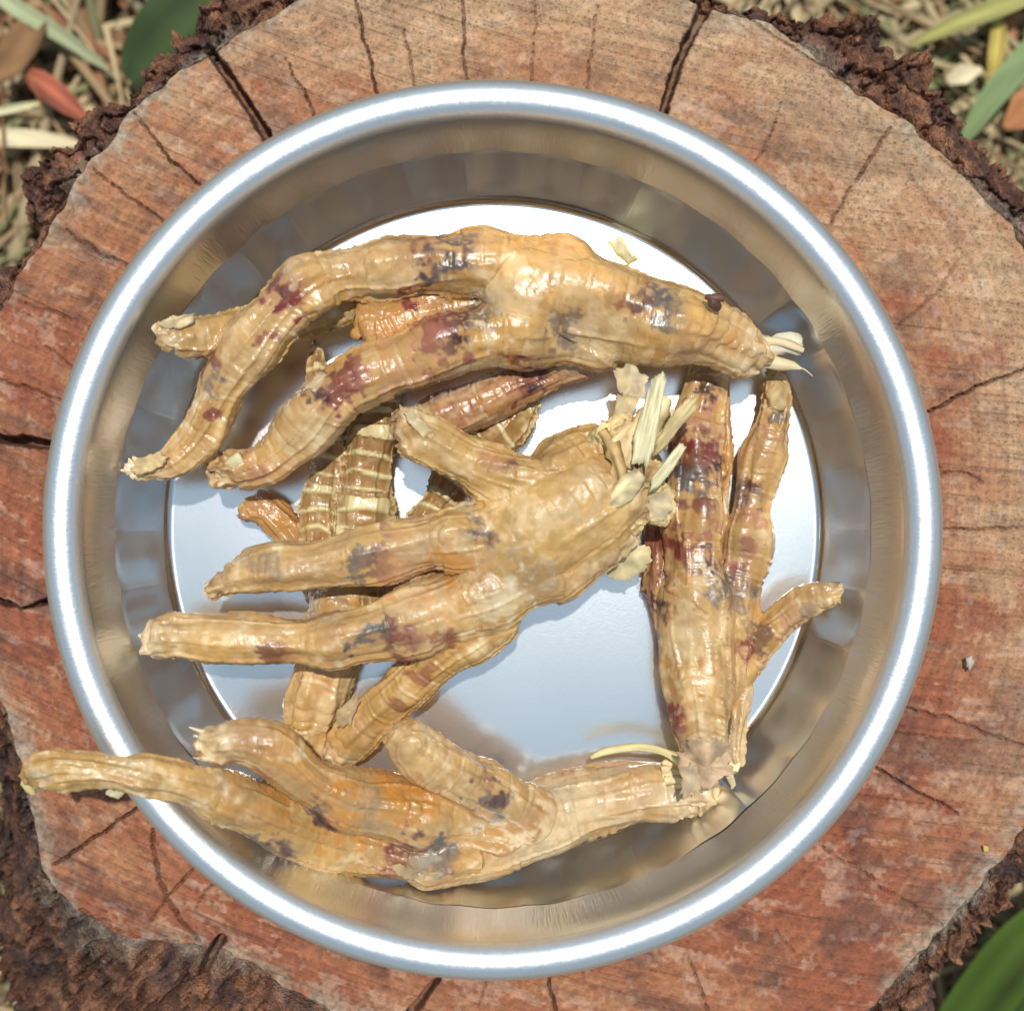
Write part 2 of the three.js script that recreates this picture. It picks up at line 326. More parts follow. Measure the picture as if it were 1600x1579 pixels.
{
  const woodMat = new THREE.MeshStandardMaterial({ map: woodTex[0], bumpMap: woodTex[1], bumpScale: 0.0007, roughness: 0.78 });
  const NT = 2600, rows = [0, 0.02, 0.045];
  for (let r = 0.062; r < 0.0999; r += 0.0004) rows.push(r);
  const ROUT = 84;                                       // rows that stretch from r = 0.1 to the edge
  const woodY = (px, py, x, z) => {
    const c = crackAt(px, py)[0], s = sawAt(px, py);
    return -c + 0.00016 * s[0] + 0.0004 * s[2] + 0.0007 * fbm(x * 60, z * 60, 3, 3) - 0.0004;
  };
  const g = gridGeometry(NT, rows.length + ROUT + 8, (i, j) => {
    const th = -Math.PI + (i / NT) * 2 * Math.PI, edge = outline(th, 1) + 0.0012 * fbm(Math.cos(th) * 30, Math.sin(th) * 30, 9, 4);
    let r, drop = 0;
    if (j < rows.length) r = Math.min(rows[j], edge - 0.004);
    else if (j < rows.length + ROUT) r = mix(Math.min(0.1, edge - 0.003), edge - 0.0006, (j - rows.length + 1) / ROUT);
    else { const k = (j - rows.length - ROUT + 1) / 8; r = edge - 0.0006 + 0.0007 * Math.sin(k * 1.57); drop = k * k * 0.007; }
    const x = PITH[0] + r * Math.cos(th), z = PITH[2] + r * Math.sin(th), px = 800 + x * TOP, py = 790 + z * TOP;
    return { p: [x, woodY(px, py, x, z) - drop - 0.0012 * sstep(0.006, 0, edge - r) * (0.5 + noise3(Math.cos(th) * 9, 1, Math.sin(th) * 9)), z], uv: [x / WOOD_SPAN + 0.5, z / WOOD_SPAN + 0.5] };
  }, true);
  // the winding of a polar grid seen from above
  part('cut_face', g, woodMat, stump, 'sawn end grain with kerf lines and splits');

  const barkMat = new THREE.MeshStandardMaterial({ vertexColors: true, roughness: 0.95, bumpMap: barkBump, bumpScale: 0.0012 });
  const NB = 3000, RA = 52, RD = 46;
  const bark = gridGeometry(NB, RA + RD, (i, j) => {
    const th = -Math.PI + (i / NB) * 2 * Math.PI, cx = Math.cos(th), sz = Math.sin(th);
    const rin = outline(th, 1) - 0.0004 + 0.0012 * fbm(cx * 30, sz * 30, 9, 4), jag = fbm(cx * 22, sz * 22, 19, 5);
    const rout = Math.max(rin + 0.0025, outline(th, 2) + 0.0068 * jag + 0.0016 * fbm(cx * 110, sz * 110, 29, 3));
    const u = j < RA ? j / (RA - 1) : 1, v = j < RA ? 0 : (j - RA + 1) / RD;
    let r = mix(rin, rout, u);
    const low = sstep(2.0, 2.45, th) * sstep(3.05, 2.75, th);   // lower left: bark broken away below the face
    let y = -0.0016 - 0.006 * u * u - low * (0.004 + 0.012 * u) - v * v * 0.118 - v * 0.010;
    let x = PITH[0] + r * cx, z = PITH[2] + r * sz;
    const n1 = fbm(x * 130, y * 60, z * 130, 5), n2 = fbm(x * 420, y * 220, z * 420, 4), ridge = 1 - Math.abs(fbm(x * 210 + 9, y * 70, z * 210, 4)) * 3.2;
    const amp = sstep(0, 0.16, u);
    y += amp * (1 - v) * (0.0046 * n1 + 0.0026 * n2 + 0.0011 * fbm(x * 1300, y * 600, z * 1300, 2) - 0.004 * sstep(0.72, 1, ridge) - low * 0.004 * sstep(0.1, 0.35, fbm(x * 100, 5, z * 100, 3)));
    y -= 0.0028 * sstep(0.07, 0.0, u) * sstep(-0.2, 0.15, fbm(cx * 16, sz * 16, 49, 3)) ;
    if (v > 0) { r += 0.004 * n1 + 0.002 * n2 + 0.006 * v - 0.003 * sstep(0.5, 1, ridge); }
    x = PITH[0] + r * cx; z = PITH[2] + r * sz;
    const cr = crackAt(800 + x * TOP, 790 + z * TOP)[0]; if (!v) y -= cr * (1 - 0.5 * u);
    const m1 = clamp(0.5 + 1.5 * n1), m2 = clamp(0.5 + 1.4 * n2), grey = sstep(0.35, 0.0, u + 0.5 * n1) * sstep(-0.25, 0.2, fbm(x * 90, 4, z * 90, 3));
    const dk = sstep(0.05, 0.4, fbm(x * 170, 7 + y * 90, z * 170, 4) * 1.3);
    const col = [0, 1, 2].map((k) => {
      let s = mix([0.12, 0.048, 0.03][k], [0.34, 0.15, 0.075][k], m1 * 0.5 + m2 * 0.5);
      s = mix(s, [0.085, 0.045, 0.042][k], dk * 0.75);
      s = mix(s, [0.34, 0.30, 0.23][k], grey * 0.7 * (0.4 + 0.6 * m2));
      return s * (0.7 + 0.6 * m2) * (1 + 0.5 * fbm(x * 1500, y * 700, z * 1500, 2)) * (1 - 0.3 * low);
    });
    return { p: [x, y, z], uv: [(x + y * 0.6) * 30, (z + y * 0.8) * 30], c: col };
  }, true);
  part('bark', bark, barkMat, stump, 'flaky dark red brown bark with grey lichen');
}

// ---------------------------------------------------------------- bowl
const BOWL = [-0.0040, 0, 0.0049], FLOOR = 0.0022;      // its centre, and the height of the inside of its base
const bowl = thing('metal_bowl', 'round brushed aluminium bowl with fluted wall and rolled rim', 'bowl');
bowl.position.set(...BOWL);
const FLUTES = 38;
const flute = (th) => { const k = (th * FLUTES / (2 * Math.PI)) % 1, t = ((k + 1) % 1) - 0.5; return 0.5 + 0.5 * Math.cos(t * 2 * Math.PI) + 0.18 * (1 - 4 * t * t); };  // 0 at the ribs, 1 in the hollow
{
  const grainBump = dataTexture(512, (u, v, c) => { c[0] = 0.5 + 0.32 * tile(u, v, 96, 1) + 0.3 * tile(u, v, 230, 2) + 0.1 * tile(u, v, 30, 3); }, 1);
  grainBump.repeat.set(1, 1);
  const brushBump = dataTexture(1024, (u, v, c) => { c[0] = 0.5 + 0.28 * tile(u, v * 0.04, 512, 4) + 0.25 * tile(u + v * 0.02, v * 0.06, 256, 5) + 0.12 * tile(u, v, 64, 7); }, 1);
  const base = { color: new THREE.Color(0.83, 0.845, 0.845), metalness: 1 };
  const floorMat = new THREE.MeshPhysicalMaterial({ ...base, roughness: 0.15, bumpMap: grainBump, bumpScale: 0.000006 });
  const wallMat = new THREE.MeshPhysicalMaterial({ ...base, roughness: 0.31, bumpMap: grainBump, bumpScale: 0.00001 });
  const collarMat = new THREE.MeshPhysicalMaterial({ ...base, roughness: 0.3, bumpMap: brushBump, bumpScale: 0.00005 });
  const rimMat = new THREE.MeshPhysicalMaterial({ ...base, roughness: 0.45, bumpMap: brushBump, bumpScale: 0.00006 });
  const N = 720;
  // floor disc with a rounded edge that turns up into the wall
  const floorProf = [0, 0.02, 0.04, 0.056, 0.064, 0.068, 0.0709].map((r) => [r, FLOOR]);
  for (let k = 0; k <= 9; k++) { const a = k / 9 * 1.3; floorProf.push([0.0710 + 0.0021 * Math.sin(a), FLOOR + 0.0021 * (1 - Math.cos(a))]); }
  const [WALL_R, WALL_Y] = floorProf[floorProf.length - 1];
  part('base', gridGeometry(N, floorProf.length, (i, j) => {
    const th = i / N * 2 * Math.PI, [r, y] = floorProf[j];
    const w = 0.00012 * fbm(r * Math.cos(th) * 40, 3, r * Math.sin(th) * 40, 2) * sstep(0.072, 0.06, r);
    return { p: [r * Math.cos(th), y + w, r * Math.sin(th)], uv: [r * Math.cos(th) * 58, r * Math.sin(th) * 58] };
  }, true), floorMat, bowl, 'flat grainy aluminium base');
  const wallRows = 26;
  part('fluted_wall', gridGeometry(N * 2, wallRows, (i, j) => {
    const th = i / (N * 2) * 2 * Math.PI, t = j / (wallRows - 1), y = mix(WALL_Y, 0.0275, t);
    const irregular = 0.75 + 0.5 * noise3(Math.floor(th * FLUTES / (2 * Math.PI) + 1e-6) % FLUTES * 1.7, 2, 3);
    const amp = 0.0010 * sstep(0, 0.3, t) * (1 - sstep(0.86, 1, t) * 0.6) * irregular;
    const r = mix(WALL_R, 0.0784, Math.pow(t, 0.9)) + amp * (flute(th) - 0.4) + 0.0002 * noise3(Math.cos(th) * 5, t * 3, Math.sin(th) * 5);
    return { p: [r * Math.cos(th), y, r * Math.sin(th)], uv: [th * 3, t * 0.6] };
  }, true), wallMat, bowl, 'steep inner wall pressed into shallow flutes');
  // the smooth flare above the flutes, then the rolled bead
  const B = [0.0873, 0.0357], R = 0.0039, IN = B[0] - R;
  const flareProf = [], beadProf = [];
  for (let k = 0; k <= 14; k++) { const t = k / 14; flareProf.push([0.0784 + (IN - 0.0784) * (t * 0.5 + 0.5 * Math.sin(t * 1.57)), 0.0275 + (B[1] - 0.0275) * t]); }
  for (let k = 0; k <= 38; k++) { const a = Math.PI - k / 38 * Math.PI * 1.8; beadProf.push([B[0] + R * Math.cos(a), B[1] + R * Math.sin(a)]); }
  part('flared_collar', gridGeometry(N * 2, flareProf.length, (i, j) => {
    const th = i / (N * 2) * 2 * Math.PI, [r0, y] = flareProf[j], t = j / 14;
    const irregular = 0.75 + 0.5 * noise3(Math.floor(th * FLUTES / (2 * Math.PI) + 1e-6) % FLUTES * 1.7, 2, 3);
    const r = r0 + 0.00036 * irregular * (flute(th) - 0.4) * (1 - t) * (1 - t) + 0.00012 * noise3(Math.cos(th) * 3, 1, Math.sin(th) * 3);
    return { p: [r * Math.cos(th), y, r * Math.sin(th)], uv: [th / (2 * Math.PI) * 5, j * 0.02] };
  }, true), collarMat, bowl, 'smooth band between flutes and rim');
  part('rolled_rim', gridGeometry(N * 2, beadProf.length, (i, j) => {
    const th = i / (N * 2) * 2 * Math.PI, [r0, y] = beadProf[j], r = r0 + 0.00012 * noise3(Math.cos(th) * 3, 1, Math.sin(th) * 3);
    return { p: [r * Math.cos(th), y, r * Math.sin(th)], uv: [th / (2 * Math.PI) * 5, j * 0.02] };
  }, true), rimMat, bowl, 'rounded rim bead with fine brushing');
  // outside of the bowl, under the rim
  const outer = [[0.0846, 0.0320], [0.0800, 0.0272], [0.0798, 0.0250], [0.0748, 0.004], [0.0725, 0.0008], [0.070, 0.0004], [0.03, 0.0006], [0, 0.0006]];
  part('outer_wall', gridGeometry(N, outer.length, (i, j) => {
    const th = i / N * 2 * Math.PI, [r, y] = outer[j];
    return { p: [r * Math.cos(th), y, r * Math.sin(th)], uv: [th * 3, j * 0.1] };
  }, true), wallMat, bowl);
}

// ---------------------------------------------------------------- dried chicken feet
// A foot is a set of chains [px, py, height mm, radius mm] joined into one smooth skin; its skin is meshed from the distance field.
const CELL = 0.00039;
const TONE = {
  tan: [0.59, 0.355, 0.145], gold: [0.61, 0.355, 0.11], orange: [0.50, 0.215, 0.042], cream: [0.76, 0.57, 0.33], pink: [0.45, 0.20, 0.105], red: [0.19, 0.032, 0.025],
  bruise: [0.036, 0.012, 0.018], grey: [0.125, 0.105, 0.09], brown: [0.26, 0.125, 0.045], scale: [0.33, 0.18, 0.062], seam: [0.84, 0.70, 0.36], white: [0.74, 0.62, 0.38],
};
const skinBump = dataTexture(512, (u, v, c) => { c[0] = 0.5 + 0.3 * tile(u, v, 60, 11) + 0.28 * tile(u, v, 150, 12) + 0.2 * tile(u, v, 256, 13); }, 1);
const skinMat = (roughness, more = {}) => new THREE.MeshPhysicalMaterial({ vertexColors: true, roughness, bumpMap: skinBump, bumpScale: 0.00004, specularIntensity: 1, transmission: 0.10, thickness: 0, clearcoat: 0.22, clearcoatRoughness: 0.22, ...more });

function meshFoot(spec) {
  const prims = [], chains = spec.chains.map((c, ci) => {
    const pts = smoothPath(c.pts.map(([px, py, h, r]) => [...at(px, py, h / 1000), r / 1000]), 0.0022);
    let s = 0;
    { let q = 0; for (let i = 0; i < pts.length; i++) { if (i) q += Math.hypot(pts[i][0] - pts[i - 1][0], pts[i][1] - pts[i - 1][1], pts[i][2] - pts[i - 1][2]); pts[i][3] *= c.plain ? 0.97 : 0.90 + 0.13 * Math.pow(0.5 + 0.5 * Math.cos(2 * Math.PI * q / (c.joints ?? 0.0175) + ci * 1.9 + spec.seed), 2.2); } }
    for (let i = 0; i < pts.length - 1; i++) {
      const a = pts[i], b = pts[i + 1], L = Math.hypot(b[0] - a[0], b[1] - a[1], b[2] - a[2]) || 1e-6;
      prims.push({ a, b, dx: b[0] - a[0], dy: b[1] - a[1], dz: b[2] - a[2], inv: 1 / (L * L), L, s, ci });
      s += L;
    }
    return { ...c, length: s };
  });
  const webs = (spec.webs ?? []).map((w) => {
    const v = w.pts.map(([px, py, h]) => at(px, py, h / 1000)), c = [0, 1, 2].map((q) => (v[0][q] + v[1][q] + v[2][q]) / 3);
    return { v, t: w.t / 1000, c, R: Math.max(...v.map((p) => Math.hypot(p[0] - c[0], p[1] - c[1], p[2] - c[2]))) + 0.009 };
  });
  const nC = chains.length, K = (spec.blend ?? 1.5) / 1000, cd = new Float64Array(nC), cp = new Int32Array(nC), ct = new Float64Array(nC);
  const I = { chain: 0, s: 0, up: 0, side: 0, r: 0, only: 0, web: 9 };
  const webDist = (w, x, y, z) => {                      // distance to a triangle
    const [A, B, C] = w.v, sub = (p, q) => [p[0] - q[0], p[1] - q[1], p[2] - q[2]], dot = (p, q) => p[0] * q[0] + p[1] * q[1] + p[2] * q[2], P = [x, y, z];
    const ab = sub(B, A), ac = sub(C, A), ap = sub(P, A), n = [ab[1] * ac[2] - ab[2] * ac[1], ab[2] * ac[0] - ab[0] * ac[2], ab[0] * ac[1] - ab[1] * ac[0]], nn = dot(n, n);
    const d00 = dot(ab, ab), d01 = dot(ab, ac), d11 = dot(ac, ac), d20 = dot(ap, ab), d21 = dot(ap, ac), den = d00 * d11 - d01 * d01;
    const v = (d11 * d20 - d01 * d21) / den, u = (d00 * d21 - d01 * d20) / den;
    if (v >= 0 && u >= 0 && v + u <= 1) return Math.abs(dot(ap, n)) / Math.sqrt(nn);
    let best = 9;
    for (const [p, q] of [[A, B], [B, C], [C, A]]) { const e = sub(q, p), f = sub(P, p), t = clamp(dot(f, e) / dot(e, e)); best = Math.min(best, Math.hypot(f[0] - e[0] * t, f[1] - e[1] * t, f[2] - e[2] * t)); }
    return best;
  };
  function field(x, y, z, list, detail) {
    cd.fill(9);
    for (let k = 0; k < list.length; k++) {
      const p = prims[list[k]], ax = x - p.a[0], ay = y - p.a[1], az = z - p.a[2];
      let t = (ax * p.dx + ay * p.dy + az * p.dz) * p.inv; t = t < 0 ? 0 : t > 1 ? 1 : t;
      const ex = ax - p.dx * t, ey = ay - p.dy * t, ez = az - p.dz * t, d = Math.sqrt(ex * ex + ey * ey + ez * ez) - (p.a[3] + (p.b[3] - p.a[3]) * t);
      if (d < cd[p.ci]) { cd[p.ci] = d; cp[p.ci] = list[k]; ct[p.ci] = t; }
    }
    let m = 9, m2 = 9, bi = 0;
    for (let c = 0; c < nC; c++) if (cd[c] < m) { m2 = m; m = cd[c]; bi = c; } else if (cd[c] < m2) m2 = cd[c];
    let sum = 0;
    for (let c = 0; c < nC; c++) if (cd[c] < m + 8 * K) { const kc = chains[c].apart ? 0.0003 : K; sum += Math.exp(-(cd[c] - m) / kc); }
    let wd = 9;
    for (const w of webs) { const qx = x - w.c[0], qy = y - w.c[1], qz = z - w.c[2]; if (qx * qx + qy * qy + qz * qz < w.R * w.R) wd = Math.min(wd, webDist(w, x, y, z) - w.t); }
    I.web = wd - m;
    if (wd < m + 0.008) { const b = Math.min(m, wd); sum = sum * Math.exp(-(m - b) / K) + Math.exp(-(wd - b) / K); m = b; }
    let d = m - K * Math.log(sum);
    if (!detail || (detail === 1 && (d > 0.0024 || d < -0.0024))) return d;
    const p = prims[cp[bi]], t = ct[bi];
    I.chain = bi; I.s = p.s + p.L * t; I.only = sstep(0.0002, 0.0022, m2 - m);
    const ex = x - p.a[0] - p.dx * t, ey = y - p.a[1] - p.dy * t, ez = z - p.a[2] - p.dz * t, e = Math.hypot(ex, ey, ez) || 1e-9;
    const sl = Math.hypot(p.dz, p.dx) || 1e-9, sx = -p.dz / sl, sz = p.dx / sl, ux = -p.dx * p.dy / (sl * p.L), uy = sl / p.L, uz = -p.dz * p.dy / (sl * p.L);
    I.side = (ex * sx + ez * sz) / e; I.up = (ex * ux + ey * uy + ez * uz) / e; I.r = p.a[3] + (p.b[3] - p.a[3]) * t;
    return d + detailAt(x, y, z);
  }
  const off = spec.seed * 3.7;
  // each scute: position within it (0..1 along the toe), warped a little
  const scute = (s, side, up, per) => { const q = (s + 0.0006 * noise3(s * 300, side * 2, off) + 0.0009 * side * side) / per; return q - Math.floor(q); };
  function detailAt(x, y, z) {
    const ch = chains[I.chain], kind = ch.kind ?? spec.kind;
    let d = -0.00026 * fbm(x * 260 + off, y * 260, z * 260, 3) - 0.0013 * noise3(x * 105 + off, y * 105, z * 105 + 4) - 0.0006 * noise3(I.side * 2.2 + off, I.up * 2.2, I.s * 130);
    const tendon = Math.abs(noise3(I.side * 2.6 + off * 3, I.up * 2.6 + 7, I.s * 28));
    d -= 0.00045 * Math.exp(-((tendon / 0.16) ** 2)) * I.only;
    const tooth = I.s / 0.0025 + 0.4 * noise3(I.s * 500, off, 2), tf = tooth - Math.floor(tooth);
    d -= 0.00055 * I.only * Math.exp(-((I.up / 0.24) ** 2)) * Math.pow(1 - Math.abs(tf * 2 - 1), 2) * (0.5 + 0.8 * noise3(I.s * 200, off, I.side));
    if (kind === 'scute') {
      const f = scute(I.s, I.side, I.up, ch.period ?? 0.0039), e = Math.min(f, 1 - f) * (ch.period ?? 0.0039), top = sstep(0.3, 0.62, I.up) * I.only;
      d += top * (-0.00042 * Math.exp(-((e / 0.0004) ** 2)) + 0.00025 * sstep(0.0004, 0.0016, e));
      if (top < 0.95) { worley(x * 560 + off, y * 560, z * 560); d -= (1 - top) * 0.00032 * (0.5 - sstep(0.02, 0.24, W[1] - W[0])); }
    } else if (kind === 'skin') {
      const f = scute(I.s, I.side, I.up, ch.period ?? 0.0046), e = Math.min(f, 1 - f) * 0.0046, amp = (0.35 + 0.65 * sstep(-0.1, 0.5, noise3(I.s * 120, off, I.side * 1.5 + 3))) * I.only;
      const dorsal = sstep(-0.2, 0.35, I.up * 0.6 + (ch.lean ?? 0) * I.side);
      d += amp * dorsal * (-0.00022 * Math.exp(-((e / 0.00032) ** 2)) + 0.00026 * Math.exp(-(((e - 0.0007) / 0.0004) ** 2)));
      // long drying folds
      const fold = Math.abs(noise3(I.side * 3.1 + off, I.up * 3.1, I.s * 55));
      d += 0.0004 * Math.exp(-((fold / 0.12) ** 2)) * sstep(0.7, -0.2, I.up);
      worley(x * 620 + off, y * 620, z * 620);
      d += 0.00011 * sstep(0.16, 0.03, W[1] - W[0]) * sstep(0.8, 0.1, I.up * dorsal);
      d -= 0.00007 * sstep(0.2, 0.6, noise3(x * 1300, y * 1300, z * 1300));
    } else {                                             // sole skin: small papillae, sunken folds
      worley(x * 950 + off, y * 950, z * 950);
      d += 0.00015 * (W[0] - 0.45);
      const fold = Math.abs(noise3(I.side * 2.4 + off, I.up * 2.4, I.s * 70));
      d += 0.00038 * Math.exp(-((fold / 0.12) ** 2)) * sstep(-0.3, 0.4, noise3(x * 60, y * 60 + off, z * 60));
      d -= 0.00009 * sstep(0.15, 0.6, noise3(x * 800, y * 800, z * 800));
    }
    d -= (ch.torn ? ch.torn * 0.0016 * sstep(0.008, 0.0, ch.tornEnd ? ch.length - I.s : I.s) : 0) * noise3(x * 520, y * 520, z * 520);
    return d;
  }
  // ---- grid
  const lo = [9, 9, 9], hi = [-9, -9, -9];
  for (const p of prims) for (const q of [p.a, p.b]) for (let c = 0; c < 3; c++) { lo[c] = Math.min(lo[c], q[c] - q[3] - 0.004); hi[c] = Math.max(hi[c], q[c] + q[3] + 0.004); }
  const n = lo.map((l, c) => Math.ceil((hi[c] - l) / CELL / 8) * 8 + 1), [nx, ny, nz] = n, G = new Float32Array(nx * ny * nz).fill(1), all = prims.map((_, i) => i);
  const half = 4 * CELL * 1.74;
  for (let bz = 0; bz < nz; bz += 8) for (let by = 0; by < ny; by += 8) for (let bx = 0; bx < nx; bx += 8) {
    const mx = lo[0] + (bx + 4) * CELL, my = lo[1] + (by + 4) * CELL, mz = lo[2] + (bz + 4) * CELL;
    const d0 = field(mx, my, mz, all, false);
    const skip = Math.abs(d0) > half + 0.0026;
    let list = null;
    if (!skip) {
      list = [];
      for (let k = 0; k < prims.length; k++) { const p = prims[k], t = clamp(((mx - p.a[0]) * p.dx + (my - p.a[1]) * p.dy + (mz - p.a[2]) * p.dz) * p.inv); if (Math.hypot(mx - p.a[0] - p.dx * t, my - p.a[1] - p.dy * t, mz - p.a[2] - p.dz * t) - mix(p.a[3], p.b[3], t) < half * 2 + 0.008) list.push(k); }
    }
    for (let k = bz; k < Math.min(bz + 8, nz); k++) for (let j = by; j < Math.min(by + 8, ny); j++) for (let i = bx; i < Math.min(bx + 8, nx); i++)
      G[(k * ny + j) * nx + i] = skip ? Math.sign(d0) : field(lo[0] + i * CELL, lo[1] + j * CELL, lo[2] + k * CELL, list, 1);
  }
  // ---- surface nets
  const pos = [], nor = [], col = [], uv = [], idx = [], cellId = new Int32Array(nx * ny * nz).fill(-1), sy = nx, sz2 = nx * ny, corner = new Float64Array(8), offs = [0, 1, sy, sy + 1, sz2, sz2 + 1, sz2 + sy, sz2 + sy + 1];
  const EDGES = [[0, 1], [2, 3], [4, 5], [6, 7], [0, 2], [1, 3], [4, 6], [5, 7], [0, 4], [1, 5], [2, 6], [3, 7]];
  for (let k = 0; k < nz - 1; k++) for (let j = 0; j < ny - 1; j++) for (let i = 0; i < nx - 1; i++) {
    const o = (k * ny + j) * nx + i;
    let mask = 0;
    for (let c = 0; c < 8; c++) { corner[c] = G[o + offs[c]]; if (corner[c] < 0) mask |= 1 << c; }
    if (mask === 0 || mask === 255) continue;
    let x = 0, y = 0, z = 0, m = 0;
    for (const [a, b] of EDGES) {
      if (((mask >> a) & 1) === ((mask >> b) & 1)) continue;
      const t = corner[a] / (corner[a] - corner[b]);
      x += (a & 1) + t * ((b & 1) - (a & 1)); y += ((a >> 1) & 1) + t * (((b >> 1) & 1) - ((a >> 1) & 1)); z += (a >> 2) + t * ((b >> 2) - (a >> 2)); m++;
    }
    cellId[o] = pos.length / 3;
    pos.push(lo[0] + (i + x / m) * CELL, lo[1] + (j + y / m) * CELL, lo[2] + (k + z / m) * CELL);
    let gx = corner[1] + corner[3] + corner[5] + corner[7] - corner[0] - corner[2] - corner[4] - corner[6], gy = corner[2] + corner[3] + corner[6] + corner[7] - corner[0] - corner[1] - corner[4] - corner[5], gz = corner[4] + corner[5] + corner[6] + corner[7] - corner[0] - corner[1] - corner[2] - corner[3];
    const g = Math.hypot(gx, gy, gz) || 1; nor.push(gx / g, gy / g, gz / g);
  }
  for (let k = 1; k < nz - 1; k++) for (let j = 1; j < ny - 1; j++) for (let i = 1; i < nx - 1; i++) {
    const o = (k * ny + j) * nx + i, a = G[o] < 0;
    for (const [s, p, q] of [[1, sy, sz2], [sy, sz2, 1], [sz2, 1, sy]]) {
      const b = G[o + s] < 0; if (a === b) continue;
      const v0 = cellId[o - p - q], v1 = cellId[o - q], v2 = cellId[o], v3 = cellId[o - p];
      if (v0 < 0 || v1 < 0 || v2 < 0 || v3 < 0) continue;
      if (a) idx.push(v0, v1, v2, v0, v2, v3); else idx.push(v0, v2, v1, v0, v3, v2);
    }
  }
  // ---- colour: pigment of dried skin, bruises, seams of the scutes
  const spots = (spec.spots ?? []).map(([px, py, r, tone, k = 1, h = spec.height ?? 25]) => { const [x, , z] = at(px, py, h / 1000); return { x, z, r: 1.2 * r / FOCAL * (EYE - h / 1000), c: TONE[tone], k, halo: tone === 'bruise' || tone === 'red' }; });
  const c = [0, 0, 0], put = (tone, k) => { const t = Array.isArray(tone) ? tone : TONE[tone]; k = clamp(k); for (let q = 0; q < 3; q++) c[q] = mix(c[q], t[q], k); };
  for (let v = 0; v < pos.length; v += 3) {
    const x = pos[v], y = pos[v + 1], z = pos[v + 2];
    field(x, y, z, all, 2);
    const ch = chains[I.chain], kind = ch.kind ?? spec.kind, n1 = fbm(x * 140 + off, y * 140, z * 140, 4), n2 = fbm(x * 480, y * 480 + off, z * 480, 3), n3 = noise3(x * 1500, y * 1500, z * 1500);
    const n4 = fbm(x * 70 + off, y * 70, z * 70 + 3, 3), streak = noise3(I.side * 5 + off, I.up * 5, I.s * 90), fold2 = noise3(I.side * 1.5 + off, I.up * 1.5, I.s * 620) + 0.6 * noise3(I.side * 7 + off, I.up * 7, I.s * 150);
    const base = TONE[ch.tone ?? spec.tone ?? 'tan']; c[0] = base[0]; c[1] = base[1]; c[2] = base[2];
    put('gold', 0.4 + 1.4 * n1); put('brown', 0.4 * sstep(0.05, 0.55, n4 + 0.3 * n2)); put('cream', 0.55 * sstep(0.02, 0.45, -n4 + 0.4 * n2)); put('orange', 0.5 * sstep(0.1, 0.7, streak + 0.3 * n1)); put('cream', -0.05 + 0.75 * n2 - 0.3 * n1); put('pink', sstep(0.1, 0.45, fbm(x * 110, y * 110 + 9, z * 110 + off, 3)) * 0.5 * (ch.blush ?? spec.blush ?? 0.6));
    if (kind === 'scute') {
      const per = ch.period ?? 0.0039, f = scute(I.s, I.side, I.up, per), e = Math.min(f, 1 - f) * per, top = sstep(0.3, 0.62, I.up) * I.only;
      worley(x * 560 + off, y * 560, z * 560);
      const plate = ch.seamless ?? spec.seamless ?? 0;
      put('scale', (1 - plate) * (0.75 + 0.6 * n1) * mix(sstep(0.1, 0.3, W[1] - W[0]), 1, top));
      put('seam', (1 - plate) * (top * 0.95 * sstep(0.0007, 0.0003, e) + (1 - top) * 0.8 * sstep(0.22, 0.06, W[1] - W[0])));
      put('white', 0.28 * top * sstep(0.1, 0.4, n2));
    } else if (kind === 'skin') {
      const per = ch.period ?? 0.0046, f = scute(I.s, I.side, I.up, per), e = Math.min(f, 1 - f) * per;
      put('cream', 0.4 * I.only * sstep(0.001, 0.0003, e) * sstep(0.0, 0.4, n2 + n1 + I.up * 0.2));
      put('orange', 0.35 * sstep(0.35, -0.5, I.up) * (0.6 + n1));
    } else {
      put('orange', 0.30 * sstep(0.1, -0.6, I.up)); put('white', 0.42 * sstep(0.1, 0.5, n2 + 0.3 * n1));
      put('grey', 0.22 * sstep(0.1, 0.45, fbm(x * 200, y * 200, z * 200 + off, 4)));
    }
    if (I.web < 0.0004) put('orange', 0.3 * sstep(0.0008, -0.0008, I.web));
    for (const s of spots) {
      const dx = x - s.x + 0.0022 * n2 + 0.0028 * n1, dz = z - s.z - 0.0022 * n1 + 0.0026 * fbm(x * 300, y * 300 + 3, z * 300, 3), d = Math.sqrt(dx * dx + dz * dz) / s.r;
      if (d < 1.8) { const f = 0.95 - d + 1.5 * n2 + 0.7 * n1 + 0.5 * fold2 + 0.25 * n3; if (s.halo) put('pink', 0.55 * s.k * sstep(-0.45, 0.3, f)); put(s.c, s.k * sstep(-0.1, 0.46, f) * (0.9 + 0.5 * n2)); }
    }
    const tend = ch.torn ? sstep(0.010, 0.0, ch.tornEnd ? ch.length - I.s : I.s) : 0;
    if (tend) { put('cream', tend * (0.5 + n2)); put('brown', tend * sstep(0.05, 0.4, n1) * 0.7); }
    const sp = 1 + 0.07 * n3 + 0.26 * n2 + 0.28 * n1;
    col.push(c[0] * sp, c[1] * sp, c[2] * sp);
    uv.push((x + 0.71 * y) * 45, (z + 0.62 * y) * 45);
  }
  const geo = new THREE.BufferGeometry();
  geo.setAttribute('position', new THREE.Float32BufferAttribute(pos, 3));
  geo.setAttribute('normal', new THREE.Float32BufferAttribute(nor, 3));
  geo.setAttribute('color', new THREE.Float32BufferAttribute(col, 3));
  geo.setAttribute('uv', new THREE.Float32BufferAttribute(uv, 2));
  geo.setIndex(idx);
  return geo;
}
